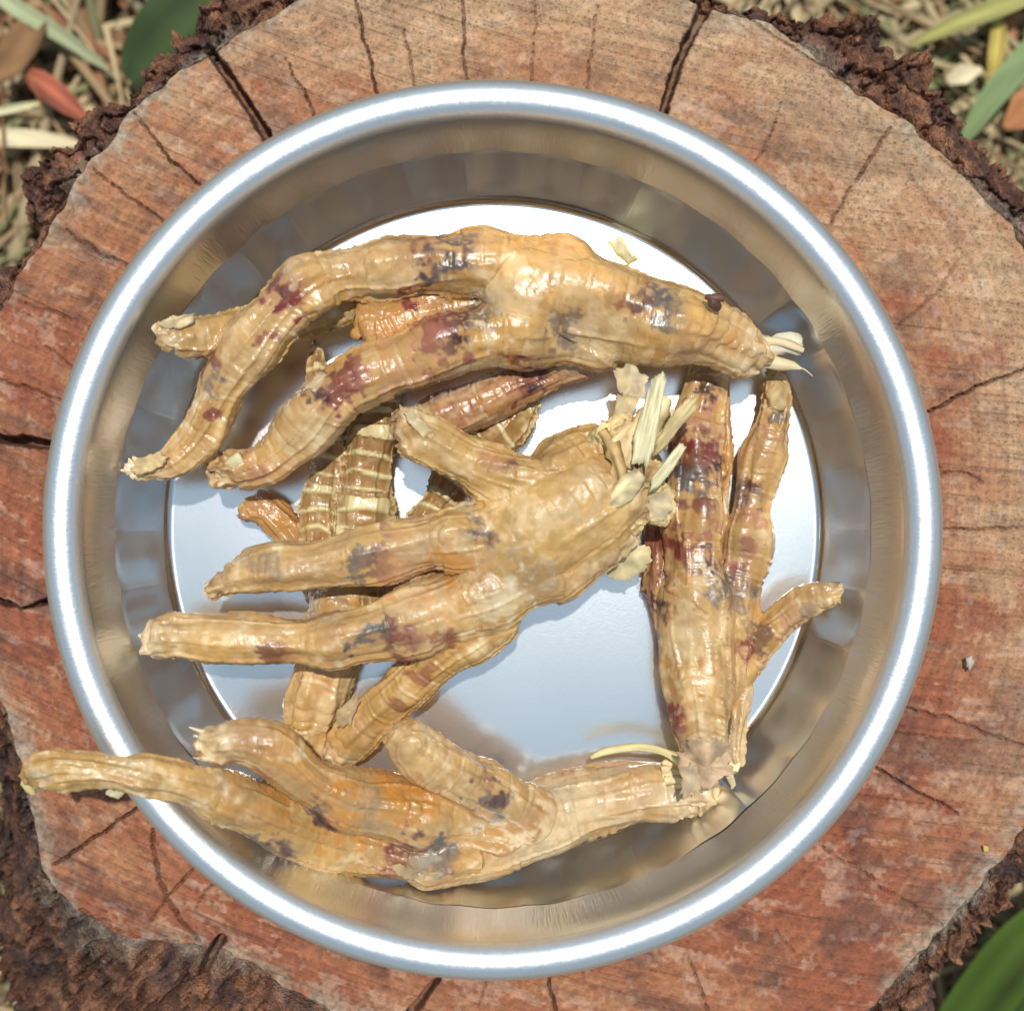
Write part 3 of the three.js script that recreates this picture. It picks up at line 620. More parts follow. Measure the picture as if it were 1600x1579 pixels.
// ragged tapering strand or splinter through [px, py, h mm, r mm]
function strand(pts, { flat = 1, rough = 0.15, sides = 8, tone = [0.66, 0.52, 0.3], vary = 0.15, k = 1, step = 0.0012 } = {}) {
  const path = smoothPath(pts.map(([px, py, h, r]) => [...at(px, py, h / 1000), r / 1000]), step), n = path.length;
  return gridGeometry(sides, n + 2, (i, j) => {
    const q = path[clamp(j - 1, 0, n - 1)], a = path[clamp(j - 2, 0, n - 1)], b = path[clamp(j, 0, n - 1)], T = new THREE.Vector3(b[0] - a[0], b[1] - a[1], b[2] - a[2]).normalize();
    const S = new THREE.Vector3(-T.z, 0, T.x).normalize(), U = new THREE.Vector3().crossVectors(S, T), ph = -i / sides * 2 * Math.PI;
    const cap = j === 0 || j === n + 1 ? 0.001 : 1;
    const rad = q[3] * cap * (1 + rough * 2 * noise3(Math.cos(ph) * 2 + k * 7, Math.sin(ph) * 2, j * 0.35 + k)), x = q[0] + rad * (S.x * Math.cos(ph) + U.x * flat * Math.sin(ph)), y = q[1] + rad * (S.y * Math.cos(ph) + U.y * flat * Math.sin(ph)), z = q[2] + rad * (S.z * Math.cos(ph) + U.z * flat * Math.sin(ph));
    const l = 1 + vary * 2 * noise3(Math.cos(ph) * 2.5, Math.sin(ph) * 2.5 + k, j * 0.12) + vary * noise3(Math.cos(ph) * 6, Math.sin(ph) * 6 + k, j * 0.5);
    return { p: [x, y, z], uv: [i / sides, j * 0.1], c: tone.map((t) => t * l) };
  }, true);
}
// thin curled flake: outline in photo pixels with a height in mm each
function flake(pts, thick, { curl = 0.0008, tone = [0.7, 0.62, 0.42], k = 1, n = 14, jagged = 0.12, grain = null } = {}) {
  const P = pts.map(([px, py, h]) => at(px, py, h / 1000)), c = [0, 1, 2].map((q) => P.reduce((s, p) => s + p[q], 0) / P.length), m = P.length * 10;
  const ring = (t) => { const f = t * P.length, i = Math.floor(f) % P.length, a = P[i], b = P[(i + 1) % P.length], u = f - Math.floor(f); return [0, 1, 2].map((q) => mix(a[q], b[q], u)); };
  const gx = grain ? grain[0] / Math.hypot(...grain) : 0, gz = grain ? grain[1] / Math.hypot(...grain) : 0;
  const sheet = (sgn) => gridGeometry(m, n, (i, j) => {
    const e = ring((i % m) / m), t = sgn > 0 ? j / (n - 1) : 1 - j / (n - 1), jag = 1 + jagged * t * (noise3((i % m) * 0.37, k * 5, 2) + 0.7 * noise3((i % m) * 0.9, k * 5, 7));
    const x = mix(c[0], e[0], t * jag), z = mix(c[2], e[2], t * jag), al = grain ? x * gx + z * gz : 0, ac = grain ? z * gx - x * gz : 0;
    const strip = grain ? fbm(ac * 2600, k, al * 180, 3) : fbm(x * 500, k, z * 500, 3);
    const y = mix(c[1], e[1], t) + curl * fbm(x * 260, k, z * 260, 3) + sgn * thick / 2000 * (t > 0.99 ? 0.1 : 1 - 0.35 * t * t) + (grain ? 0.0004 * strip * sgn : 0.0002 * strip);
    const l = 1 + 0.6 * strip;
    return { p: [x, y, z], uv: [x * 45, z * 45], c: tone.map((q) => q * l) };
  }, true);
  return mergeGeometries([sheet(1), sheet(-1)]);
}
const boneMat = new THREE.MeshPhysicalMaterial({ vertexColors: true, roughness: 0.55 });
const flakeMat = new THREE.MeshPhysicalMaterial({ vertexColors: true, roughness: 0.5, transmission: 0.35, thickness: 0, side: THREE.DoubleSide });
const FEET = 'dried chicken feet in the bowl';

// -- the foot underneath: scaly back of the toes upwards
const scaly = thing('dried_chicken_foot', 'dried chicken foot with ringed brown and yellow scales, lying beneath the other feet', 'chicken foot', FEET);
part('skin', meshFoot({ seed: 1, kind: 'scute', tone: 'tan', blend: 0.8, height: 14,
  chains: [
    { pts: [[474, 1200, 8, 4.6], [486, 1130, 8.6, 5.6], [505, 1060, 9.4, 7.2], [530, 980, 10.5, 8.4], [548, 915, 11, 8]], kind: 'skin', period: 0.005, torn: 0.7 },
    { pts: [[525, 960, 10, 6.4], [505, 890, 10.5, 5.2], [500, 810, 11, 4.7], [509, 750, 11.5, 4.3], [516, 690, 12, 4.1], [507, 640, 12.5, 3.6], [498, 590, 13, 2.6], [495, 556, 13, 1.8], [493, 530, 12.5, 0.6]] },
    { pts: [[560, 960, 10.5, 7], [562, 890, 11, 6.6], [566, 810, 12, 6.4], [574, 740, 12.5, 6], [583, 680, 12.5, 5.7], [588, 620, 12, 5.3], [596, 560, 11, 4.6], [604, 510, 10, 3.4]] },
    { pts: [[575, 960, 9.5, 5], [620, 900, 9, 4.4], [660, 830, 8.6, 4.2], [694, 772, 8.6, 4], [738, 712, 9.4, 4.6], [778, 672, 10.6, 5], [808, 645, 11.4, 4.2], [834, 622, 12, 1.6]], tone: 'gold' },
    { pts: [[520, 930, 8.6, 5], [478, 868, 8.4, 4.3], [440, 818, 8.8, 4], [412, 794, 9.2, 3.3], [388, 800, 9.4, 2.2], [376, 806, 9, 0.9]], kind: 'skin', tone: 'gold', blush: 1.5 },
  ],
  spots: [[500, 735, 40, 'brown', 0.35], [570, 700, 45, 'brown', 0.25], [700, 770, 26, 'brown', 0.35, 9], [430, 815, 38, 'orange', 0.5], [500, 930, 40, 'grey', 0.5], [612, 910, 40, 'brown', 0.6]],
}), skinMat(0.24), scaly, 'ringed translucent scales edged in pale yellow');
part('torn_skin', flake([[528, 1110, 19], [556, 1080, 20], [562, 1098, 19], [548, 1132, 18], [524, 1140, 17]], 0.5, { k: 3, tone: [0.6, 0.44, 0.24] }), flakeMat, scaly);

// -- the foot on the right: back of the toes upwards
const upright = thing('dried_chicken_foot', 'dried chicken foot with dark purple bands, its hind toe against the bowl wall', 'chicken foot', FEET);
part('skin', meshFoot({ seed: 2, kind: 'skin', tone: 'tan', blend: 0.7, height: 20, blush: 0.9,
  chains: [
    { pts: [[1104, 1196, 26, 5], [1101, 1150, 21.5, 5.8], [1098, 1090, 17, 6.6], [1091, 1020, 14.2, 7.6], [1083, 945, 13.6, 7.6]], plain: true, torn: 0.6, lean: 0 },
    { pts: [[1092, 985, 14, 7], [1087, 930, 14, 6.9], [1084, 870, 14, 6.6], [1083, 800, 13.6, 6.5], [1089, 730, 13, 6.2], [1099, 660, 12, 5.7], [1109, 600, 11, 5.3], [1117, 545, 10, 4.4]] },
    { pts: [[1110, 1090, 10, 5.2], [1136, 1000, 9.6, 6.2], [1158, 900, 9.4, 6], [1169, 820, 9.6, 5.5], [1184, 745, 10, 4.9], [1201, 670, 11, 4.2], [1212, 622, 11.6, 3.7], [1211, 596, 12, 2.6], [1203, 572, 12, 1]] },
    { pts: [[1070, 1010, 8.6, 5.6], [1045, 935, 8, 4], [1032, 870, 8, 3.6], [1030, 812, 8, 3.4], [1034, 760, 8, 3]], tone: 'pink' },
    { pts: [[1128, 1070, 8, 5], [1165, 1020, 8.6, 4.2], [1205, 985, 11.5, 4], [1242, 955, 15, 3.9], [1280, 932, 19.5, 3.6], [1304, 928, 22, 3.1]], tone: 'gold', torn: 0.5, tornEnd: true },
    { pts: [[1150, 1040, 8, 2.2], [1154, 1100, 9.5, 1.9], [1147, 1160, 12, 1.6], [1150, 1192, 14, 1]], tone: 'cream' },
    { pts: [[1132, 600, 9, 2], [1133, 680, 9, 2.1], [1128, 780, 9, 2.2], [1130, 860, 9.5, 2.4], [1126, 930, 10, 2.6]], tone: 'tan' },
  ],
  spots: [[1083, 725, 42, 'bruise', 1], [1090, 690, 26, 'red', 0.9], [1088, 650, 30, 'pink', 0.8], [1103, 600, 22, 'bruise', 0.8], [1085, 770, 32, 'grey', 0.7], [1094, 810, 22, 'red', 0.6], [1085, 872, 26, 'bruise', 1], [1108, 880, 18, 'bruise', 0.9], [1070, 868, 18, 'red', 0.7],
    [1092, 915, 36, 'cream', 0.7], [1108, 940, 22, 'grey', 0.8], [1075, 910, 10, 'orange', 0.8], [1160, 925, 28, 'grey', 0.8], [1160, 895, 20, 'bruise', 0.6], [1165, 860, 22, 'red', 0.6], [1172, 800, 26, 'pink', 0.8], [1180, 765, 22, 'grey', 0.8], [1186, 755, 12, 'bruise', 0.8], [1222, 655, 14, 'grey', 0.8],
    [1190, 700, 30, 'pink', 0.6], [1032, 845, 34, 'red', 0.9], [1030, 950, 20, 'bruise', 0.9], [1034, 910, 14, 'bruise', 0.5], [1190, 995, 18, 'bruise', 0.7], [1172, 1018, 13, 'red', 0.9], [1250, 960, 24, 'pink', 0.6], [1270, 945, 10, 'grey', 0.6], [1054, 1110, 14, 'red', 1], [1060, 1135, 12, 'red', 0.9], [1100, 1000, 50, 'gold', 0.5], [1085, 1060, 40, 'cream', 0.35]],
}), skinMat(0.30), upright, 'shiny yellow skin with dark purple joints');
part('torn_skin', flake([[1060, 1178, 30], [1074, 1160, 32.4], [1100, 1154, 33.4], [1128, 1158, 32.4], [1144, 1168, 30], [1142, 1196, 30.6], [1146, 1208, 30], [1130, 1216, 30.6], [1118, 1230, 30.4], [1094, 1232, 30.6], [1084, 1242, 30.2], [1066, 1240, 30], [1064, 1212, 30.4]], 0.9, { k: 5, tone: [0.66, 0.46, 0.27], curl: 0.0012, jagged: 0.1, n: 24 }), flakeMat, upright, 'pale pinkish ragged skin at the cut end');
part('torn_skin', flake([[1062, 1200, 31], [1084, 1192, 32.4], [1096, 1216, 31.6], [1092, 1240, 30.6], [1070, 1246, 30]], 0.8, { k: 15, tone: [0.7, 0.53, 0.32], curl: 0.001, jagged: 0.16, n: 18 }), flakeMat, upright);
part('claw_stub', strand([[1212, 640, 15, 1.6], [1217, 622, 15.6, 2.1], [1216, 606, 15.2, 1.4], [1214, 594, 14.6, 0.4]], { tone: [0.5, 0.34, 0.15], flat: 0.45, k: 3, rough: 0.4, sides: 14, step: 0.0006, vary: 0.35 }), boneMat, upright);
for (const [k, pts] of [[[1138, 1196, 22, 1], [1150, 1200, 21, 0.9], [1156, 1192, 21, 0.4]], [[1140, 1210, 20, 1], [1146, 1226, 18, 0.7], [1144, 1232, 17, 0.3]]].entries()) part('splinter', strand(pts, { k: k + 40, tone: [0.7, 0.58, 0.32], flat: 0.5 }), boneMat, upright);

// -- the foot lying over the left of the rim
const low = thing('dried_chicken_foot', 'dried chicken foot with one long toe sticking out over the bowl rim', 'chicken foot', FEET);
part('skin', meshFoot({ seed: 3, kind: 'pad', tone: 'tan', blend: 0.8, height: 28,
  chains: [
    { pts: [[1082, 1236, 11.5, 5.8], [1040, 1238, 12, 6.4], [980, 1246, 13, 6.8], [900, 1262, 14.5, 7.6], [820, 1286, 16, 8.4], [740, 1312, 18, 8.6], [670, 1336, 21, 7]], plain: true, torn: 0.8, tone: 'cream', kind: 'skin', period: 0.007 },
    { pts: [[730, 1322, 20, 7.2], [640, 1336, 22, 5.6], [560, 1326, 24.5, 5.5], [500, 1310, 27.5, 5.6], [440, 1286, 32, 5.3], [370, 1254, 38, 4.9], [300, 1230, 43, 4.4], [220, 1212, 46.5, 4.2], [150, 1198, 48, 4.1], [95, 1196, 48, 3.9], [60, 1206, 46.5, 3.2], [44, 1216, 45, 1.9]], tone: 'gold' },
    { pts: [[770, 1286, 20, 7.6], [690, 1276, 24, 7.4], [610, 1262, 28, 6.9], [545, 1250, 31.5, 6.0], [495, 1224, 34.5, 5.3], [452, 1184, 37, 4.7], [412, 1162, 38.5, 4.3], [372, 1156, 39, 4.2], [340, 1162, 39, 3.5]], tone: 'tan', torn: 0.6, tornEnd: true },
    { pts: [[820, 1270, 20, 7.4], [785, 1246, 24, 6.4], [735, 1222, 28, 5.7], [690, 1196, 32, 5.3], [656, 1172, 35.5, 5], [640, 1160, 37.5, 4.6]], tone: 'tan', kind: 'skin' },
  ],
  webs: [{ pts: [[640, 1290, 22], [440, 1236, 30], [500, 1290, 27]], t: 1.0 }, { pts: [[600, 1250, 26], [680, 1215, 27], [720, 1270, 22]], t: 1.4 }],
  spots: [[520, 1270, 46, 'orange', 0.9], [470, 1250, 40, 'orange', 0.7], [640, 1235, 44, 'orange', 0.9], [600, 1230, 34, 'orange', 0.6], [500, 1262, 24, 'grey', 0.9], [510, 1275, 15, 'bruise', 0.8], [415, 1205, 18, 'pink', 0.7], [425, 1330, 34, 'grey', 0.8], [445, 1322, 14, 'bruise', 0.6],
    [650, 1330, 32, 'bruise', 0.75], [615, 1352, 22, 'red', 0.6], [690, 1344, 26, 'grey', 0.8], [765, 1252, 26, 'grey', 0.95], [778, 1245, 14, 'bruise', 0.7], [755, 1222, 16, 'red', 0.5], [110, 1190, 9, 'bruise', 0.6], [118, 1188, 22, 'cream', 0.6], [300, 1230, 40, 'cream', 0.35], [660, 1358, 26, 'white', 0.3], [930, 1220, 70, 'pink', 0.35], [900, 1290, 60, 'cream', 0.6], [1080, 1220, 24, 'brown', 0.5]],
}), skinMat(0.37), low, 'dull yellow sole skin with orange webs');
part('claw_stub', strand([[60, 1206, 43.5, 2.2], [44, 1224, 42, 1.7], [52, 1240, 41, 0.5]], { tone: [0.62, 0.52, 0.2], flat: 0.6, k: 4, rough: 0.3 }), boneMat, low, 'pale yellow claw stub');
part('torn_skin', flake([[70, 1226, 43], [112, 1224, 43], [104, 1244, 41.5], [84, 1236, 42]], 0.3, { k: 6, tone: [0.74, 0.64, 0.4] }), flakeMat, low);
part('torn_skin', flake([[172, 1224, 44], [208, 1226, 44], [186, 1250, 42.5], [166, 1240, 43]], 0.3, { k: 7, tone: [0.72, 0.62, 0.4] }), flakeMat, low);
part('torn_skin', flake([[400, 1208, 31], [420, 1190, 33], [446, 1222, 32], [424, 1228, 31]], 0.3, { k: 8, tone: [0.66, 0.56, 0.38] }), flakeMat, low);
part('torn_skin', flake([[614, 1356, 29], [630, 1352, 29.6], [652, 1360, 29.4], [684, 1364, 28.6], [660, 1374, 27.6], [630, 1376, 27.6]], 0.5, { k: 9, tone: [0.56, 0.4, 0.19], jagged: 0.25 }), flakeMat, low);
for (let k = 0; k < 9; k++) part('tendon_fibre', strand([[345, 1150 + k * 4, 40, 0.9], [322 + rr(-4, 4), 1146 + k * 5, 40 + rr(-1, 1), 0.55], [304 + rr(-10, 8), 1142 + k * 6 + rr(-6, 6), 40 + rr(-2, 2), 0.14]], { k: k + 50, tone: [0.72, 0.62, 0.42] }), boneMat, low);
part('tendon_fibre', strand([[1070, 1192, 18, 1], [1040, 1176, 19, 0.9], [1000, 1168, 19.5, 0.8], [950, 1174, 19, 0.9], [924, 1184, 18, 0.5]], { k: 61, tone: [0.66, 0.55, 0.26] }), boneMat, low, 'curled yellow tendon');
part('tendon_fibre', strand([[765, 1305, 27, 0.2], [725, 1312, 27.5, 0.2], [690, 1330, 28, 0.2], [676, 1345, 28, 0.15]], { k: 62, tone: [0.75, 0.68, 0.5] }), boneMat, low);
for (let k = 0; k < 9; k++) { const y = 1196 + k * 7 + rr(-3, 3), x = 1070 + rr(-14, 6), h = 17.5 - Math.abs(k - 3) * 0.7; part('splinter', strand([[x - 26, y + rr(-3, 3), h, 1.1], [x, y, h + 0.3, 1], [x + 16 + rr(0, 14), y - rr(0, 4), h - 0.4, 0.35]], { k: k + 70, tone: [0.64, 0.5, 0.25], flat: 0.6, rough: 0.45, sides: 10, step: 0.0006, vary: 0.3 }), boneMat, low); }

// -- the foot across the top
const top = thing('dried_chicken_foot', 'largest dried chicken foot, shiny, with dark red joints and a splintered bone end', 'chicken foot', FEET);
part('skin', meshFoot({ seed: 4, kind: 'skin', tone: 'tan', blend: 1.1, height: 30, blush: 0.8,
  chains: [
    { pts: [[1168, 552, 24, 4.6], [1140, 538, 25, 6.2], [1085, 512, 26.5, 8], [1000, 492, 27, 9.2], [910, 472, 27, 10.2], [820, 448, 28, 9.4]], plain: true, torn: 0.5, lean: -0.5 },
    { pts: [[880, 438, 27, 8.4], [810, 414, 28.5, 7.2], [740, 406, 30, 6.4], [650, 414, 31, 5.8], [560, 424, 31.5, 5.6], [505, 434, 32.5, 5.7], [465, 456, 33, 6], [418, 512, 32.5, 5.9], [366, 580, 30.5, 5.7], [330, 645, 28.5, 5.3], [300, 694, 27.5, 4.9], [264, 726, 27.5, 4], [228, 736, 28, 2.8], [209, 734, 28.5, 1.3]], lean: -0.5, torn: 0.4, tornEnd: true },
    { pts: [[920, 520, 24, 7.6], [840, 520, 26, 8], [760, 522, 28.5, 7.2], [690, 540, 29.5, 6.6], [620, 572, 30, 6.1], [555, 596, 30, 6.2], [515, 628, 29, 6.1], [475, 676, 26.5, 5.6], [430, 716, 24, 5], [385, 738, 22.5, 4.4], [352, 734, 22, 3.4]], torn: 0.9, tornEnd: true, lean: -0.3 },
    { pts: [[600, 455, 22, 4], [480, 488, 21, 4.2], [400, 508, 24, 4.2], [335, 520, 29.5, 4], [290, 525, 33, 3.5], [262, 519, 35, 2.2]], tone: 'gold', apart: true, torn: 0.6, tornEnd: true },
    { apart: true, pts: [[900, 560, 19, 4.4], [845, 588, 18, 4.3], [790, 606, 17.5, 4.7], [730, 634, 17, 4.9], [680, 660, 17, 4.4], [648, 676, 17, 3.4]], tone: 'pink', torn: 0.6, tornEnd: true },
  ],
  webs: [{ pts: [[820, 470, 27], [566, 470, 28], [560, 520, 26]], t: 1.1 }, { pts: [[820, 480, 27], [560, 490, 27], [600, 560, 28]], t: 1.1 }],
  spots: [[458, 462, 26, 'red', 1], [450, 458, 14, 'bruise', 0.8], [470, 440, 20, 'red', 0.7], [468, 432, 16, 'cream', 0.5], [338, 575, 18, 'red', 0.7], [330, 600, 20, 'grey', 0.7], [320, 620, 16, 'cream', 0.7], [660, 398, 16, 'bruise', 0.75], [668, 428, 16, 'bruise', 0.95], [672, 412, 30, 'grey', 0.4], [722, 404, 20, 'bruise', 0.95], [722, 408, 34, 'grey', 0.6], [640, 400, 14, 'red', 0.5], [752, 402, 16, 'cream', 0.6],
    [752, 492, 30, 'grey', 0.95], [740, 480, 12, 'bruise', 0.6], [702, 520, 30, 'bruise', 1], [690, 510, 22, 'red', 0.8], [760, 520, 18, 'cream', 0.6], [530, 600, 30, 'bruise', 0.95], [535, 610, 24, 'red', 0.7], [505, 618, 18, 'bruise', 0.8], [500, 592, 14, 'cream', 0.9], [560, 598, 20, 'red', 0.6], [640, 560, 60, 'pink', 0.4], [620, 480, 22, 'orange', 0.6],
    [640, 468, 8, 'red', 1], [655, 472, 7, 'red', 1], [625, 462, 7, 'red', 0.9], [430, 530, 8, 'red', 0.7], [412, 540, 9, 'red', 0.7], [342, 640, 9, 'red', 0.8], [330, 655, 8, 'red', 0.8], [700, 575, 10, 'red', 0.6], [740, 560, 9, 'red', 0.6], [680, 585, 10, 'red', 0.5], [800, 560, 12, 'orange', 0.9],
    [970, 478, 16, 'red', 0.8], [1010, 482, 26, 'grey', 0.9], [1045, 490, 26, 'grey', 0.9], [990, 480, 22, 'bruise', 0.6], [880, 512, 26, 'grey', 0.8], [895, 500, 24, 'brown', 0.6], [850, 548, 18, 'brown', 0.5], [820, 590, 26, 'red', 0.8], [838, 586, 16, 'bruise', 0.9], [1100, 480, 40, 'gold', 0.5], [930, 420, 60, 'gold', 0.6], [800, 400, 50, 'gold', 0.5], [790, 460, 40, 'cream', 0.45], [1150, 535, 16, 'orange', 0.7], [400, 740, 14, 'red', 0.5], [240, 720, 14, 'cream', 0.8]],
}), skinMat(0.27), top, 'glossy yellow skin with dark bruised joints');
part('shank_bone', strand([[1130, 545, 24.5, 4], [1165, 548, 24, 3.2], [1205, 543, 23, 2.3], [1235, 540, 22.4, 2], [1252, 542, 22, 1.6]], { k: 11, tone: [0.72, 0.63, 0.45], flat: 0.7, rough: 0.3, sides: 14 }), boneMat, top, 'splintered pale bone end');
for (const [k, pts] of [[[1160, 566, 24, 1.8], [1200, 566, 23, 1.6], [1240, 572, 22, 1], [1252, 576, 22, 0.3]], [[1120, 488, 29, 2], [1150, 512, 27, 1.8], [1190, 530, 25, 1.2]], [[1170, 536, 26, 1.4], [1215, 534, 24.5, 1], [1256, 548, 24, 0.6]], [[1240, 570, 22, 0.2], [1258, 578, 22, 0.15], [1270, 588, 22, 0.08]]].entries()) part('splinter', strand(pts, { k: k + 20, tone: [0.66, 0.52, 0.3], flat: 0.5 }), boneMat, top);
part('claw_stub', flake([[204, 734, 30.5], [212, 722, 31.2], [232, 711, 32], [254, 705, 32.4], [262, 716, 32.4], [254, 730, 32], [236, 738, 31.2], [216, 742, 30.4]], 1.6, { k: 12, tone: [0.58, 0.41, 0.19], jagged: 0.1, curl: 0.0016 }), boneMat, top, 'crusty cream nail bed');
part('claw_stub', flake([[246, 507, 37.4], [262, 498, 38], [290, 491, 38], [304, 490, 37], [302, 504, 37.4], [280, 514, 37.6], [258, 514, 37.4]], 1.4, { k: 13, tone: [0.6, 0.46, 0.25], jagged: 0.1, curl: 0.0014 }), boneMat, top, 'crusty pale nail bed');
for (let k = 0; k < 5; k++) part('claw_stub', strand([[376 + k * 3, 712 + k * 5, 26.5 - k * 0.4, 1.1], [362 + k * 2, 720 + k * 6, 26 - k * 0.5, 1], [352 + k, 726 + k * 6, 25 - k * 0.6, 0.4]], { k: k + 14, tone: [0.7, 0.6, 0.34] }), boneMat, top);
part('torn_skin', flake([[538, 488, 31], [556, 486, 30], [552, 500, 29], [540, 500, 30]], 0.5, { k: 22, tone: [0.55, 0.38, 0.18] }), flakeMat, top);

// -- the foot in the middle, sole upwards, torn end over the base
const middle = thing('dried_chicken_foot', 'dried chicken foot lying sole up in the middle, its torn end full of bone splinters', 'chicken foot', FEET);
part('skin', meshFoot({ seed: 5, kind: 'pad', tone: 'tan', blend: 1.1, height: 34, blush: 0.5,
  chains: [
    { pts: [[985, 745, 24, 6.5], [955, 760, 26, 9], [915, 785, 27, 11], [870, 815, 27.5, 11.6], [810, 850, 27.5, 11]], plain: true, torn: 1.2, tone: 'gold' },
    { pts: [[830, 820, 28, 9], [760, 838, 30, 7], [690, 846, 30.5, 6.3], [610, 860, 30, 6], [540, 876, 29.5, 5.7], [470, 886, 29.5, 5.4], [410, 892, 29, 4.8], [366, 902, 28.5, 3.8], [338, 914, 28, 2]], torn: 0.5, tornEnd: true },
    { pts: [[840, 890, 26.5, 8.6], [770, 922, 27, 7.8], [700, 950, 27.5, 7.3], [630, 974, 28, 6.7], [560, 992, 28, 6], [480, 1002, 28, 5.5], [400, 1000, 28, 5.1], [320, 994, 28, 4.9], [268, 992, 28, 4.6], [243, 1000, 28, 3.8]], torn: 0.8, tornEnd: true },
    { pts: [[770, 970, 23, 6], [705, 1014, 21, 5.6], [650, 1064, 18, 5.4], [600, 1110, 14.5, 5.4], [560, 1146, 11.5, 5.2], [534, 1176, 9.5, 4.3], [522, 1194, 8.5, 2.6]], kind: 'skin', tone: 'gold', torn: 0.7, tornEnd: true },
    { pts: [[890, 775, 28, 7], [830, 752, 29.5, 5.8], [770, 738, 31, 5.2], [720, 716, 32, 4.9], [680, 692, 33, 4.8], [650, 672, 34, 4.4], [636, 655, 35, 3.4]], kind: 'skin', tone: 'gold', torn: 0.9, tornEnd: true },
    { pts: [[960, 720, 25, 6], [920, 712, 26, 7], [880, 735, 27, 8]], plain: true, tone: 'gold', torn: 0.9 },
    { pts: [[960, 830, 23, 5], [925, 850, 24.5, 7], [870, 880, 25, 8]], plain: true, tone: 'tan', torn: 0.6 },
  ],
  webs: [{ pts: [[840, 860, 26], [640, 900, 24.5], [760, 925, 25]], t: 1.2 }, { pts: [[850, 750, 26], [740, 760, 27], [800, 815, 28]], t: 1.6 }],
  spots: [[570, 865, 30, 'grey', 0.85], [600, 880, 20, 'bruise', 0.55], [560, 885, 18, 'grey', 0.6], [420, 888, 22, 'grey', 0.5], [752, 832, 17, 'bruise', 0.8], [745, 822, 26, 'grey', 0.6], [640, 880, 40, 'pink', 0.55], [700, 860, 40, 'cream', 0.5], [430, 1020, 17, 'bruise', 0.6], [445, 1026, 24, 'red', 0.35], [600, 1000, 26, 'bruise', 0.75], [630, 1000, 22, 'red', 0.6], [585, 990, 18, 'grey', 0.7],
    [660, 1060, 14, 'red', 0.6], [612, 1115, 13, 'red', 0.5], [702, 1000, 14, 'red', 0.7], [792, 732, 20, 'red', 0.6], [800, 738, 12, 'bruise', 0.6], [770, 725, 22, 'pink', 0.7], [760, 905, 22, 'pink', 0.8], [820, 905, 40, 'grey', 0.35], [780, 930, 36, 'white', 0.55], [690, 905, 50, 'orange', 0.5], [700, 890, 24, 'orange', 0.8], [850, 760, 60, 'gold', 0.7], [840, 800, 40, 'cream', 0.4], [930, 830, 46, 'gold', 0.6], [950, 700, 34, 'brown', 0.35], [400, 870, 22, 'brown', 0.3], [280, 975, 30, 'gold', 0.5]],
}), skinMat(0.43), middle, 'rough yellow sole skin with pale mealy patches');
const bones = [
  // bone splinters and torn tissue at the shank end
  [[[1030, 585, 38, 1.3], [1022, 620, 38, 2.4], [1008, 670, 38, 2.9], [998, 710, 37, 2.6], [994, 726, 36.6, 2.2]], [0.78, 0.72, 0.5], 0.35],
  [[[1070, 692, 36, 1.9], [1048, 722, 36, 1.8], [1026, 752, 35, 1.3], [1014, 768, 34, 0.9]], [0.80, 0.74, 0.52], 0.35],
  [[[1084, 626, 35, 1.9], [1060, 652, 35, 2.1], [1038, 680, 34.5, 1.9], [1020, 706, 34, 1.4]], [0.68, 0.54, 0.28], 0.6],
  [[[1000, 738, 36, 1.9], [975, 765, 36, 1.8], [950, 792, 35.5, 1.5], [930, 812, 35, 0.9]], [0.68, 0.54, 0.28], 0.6],
  [[[1040, 620, 34, 1.6], [1026, 650, 34, 2], [1012, 690, 33, 2.2]], [0.66, 0.52, 0.27], 0.6],
  [[[985, 660, 33, 1.4], [970, 690, 34, 1.8], [956, 720, 34, 1.6]], [0.62, 0.45, 0.22], 0.7],
  [[[1006, 640, 32, 1.2], [990, 690, 34, 1.6], [975, 730, 34, 1.5]], [0.6, 0.42, 0.2], 0.7],
  [[[940, 675, 33, 1.1], [958, 700, 35, 1.5], [968, 735, 35.5, 1.5], [976, 770, 34, 1.2]], [0.52, 0.33, 0.13], 0.7],
  [[[1052, 640, 33, 1.5], [1045, 668, 33, 1.7], [1030, 700, 32, 1.6]], [0.64, 0.5, 0.27], 0.6],
];
bones.slice(3).forEach(([pts, tone, flat], k) => part('bone_splinter', strand(pts, { k: k + 80, tone, flat, rough: 0.3, sides: 12, step: 0.0007, vary: 0.3 }), boneMat, middle));
part('bone_splinter', flake([[1018, 594, 39], [1030, 580, 39], [1042, 588, 39], [1036, 620, 39.5], [1030, 660, 39], [1022, 700, 38], [1010, 734, 37], [1004, 724, 37.4], [986, 728, 37], [990, 680, 38.5], [1004, 636, 39.4]], 2.4, { k: 101, tone: [0.64, 0.56, 0.33], grain: [-0.22, 1], jagged: 0.06, curl: 0.0004 }), boneMat, middle, 'wide pale striated sliver of bone');
part('bone_splinter', flake([[1064, 690, 37], [1072, 700, 37], [1052, 734, 36.4], [1030, 760, 35.4], [1014, 770, 34.6], [1018, 748, 35.6], [1042, 716, 36.6]], 2, { k: 102, tone: [0.66, 0.58, 0.34], grain: [-0.6, 0.8], jagged: 0.06, curl: 0.0004 }), boneMat, middle, 'short pale sliver of bone');
part('bone_splinter', flake([[1072, 622, 36], [1090, 620, 36], [1090, 640, 36], [1066, 664, 35.6], [1040, 700, 35], [1018, 714, 34.6], [1024, 690, 35], [1046, 654, 35.6]], 2.6, { k: 103, tone: [0.56, 0.43, 0.2], grain: [-0.66, 0.75], jagged: 0.08, curl: 0.0005 }), boneMat, middle, 'yellowish splinter of bone');
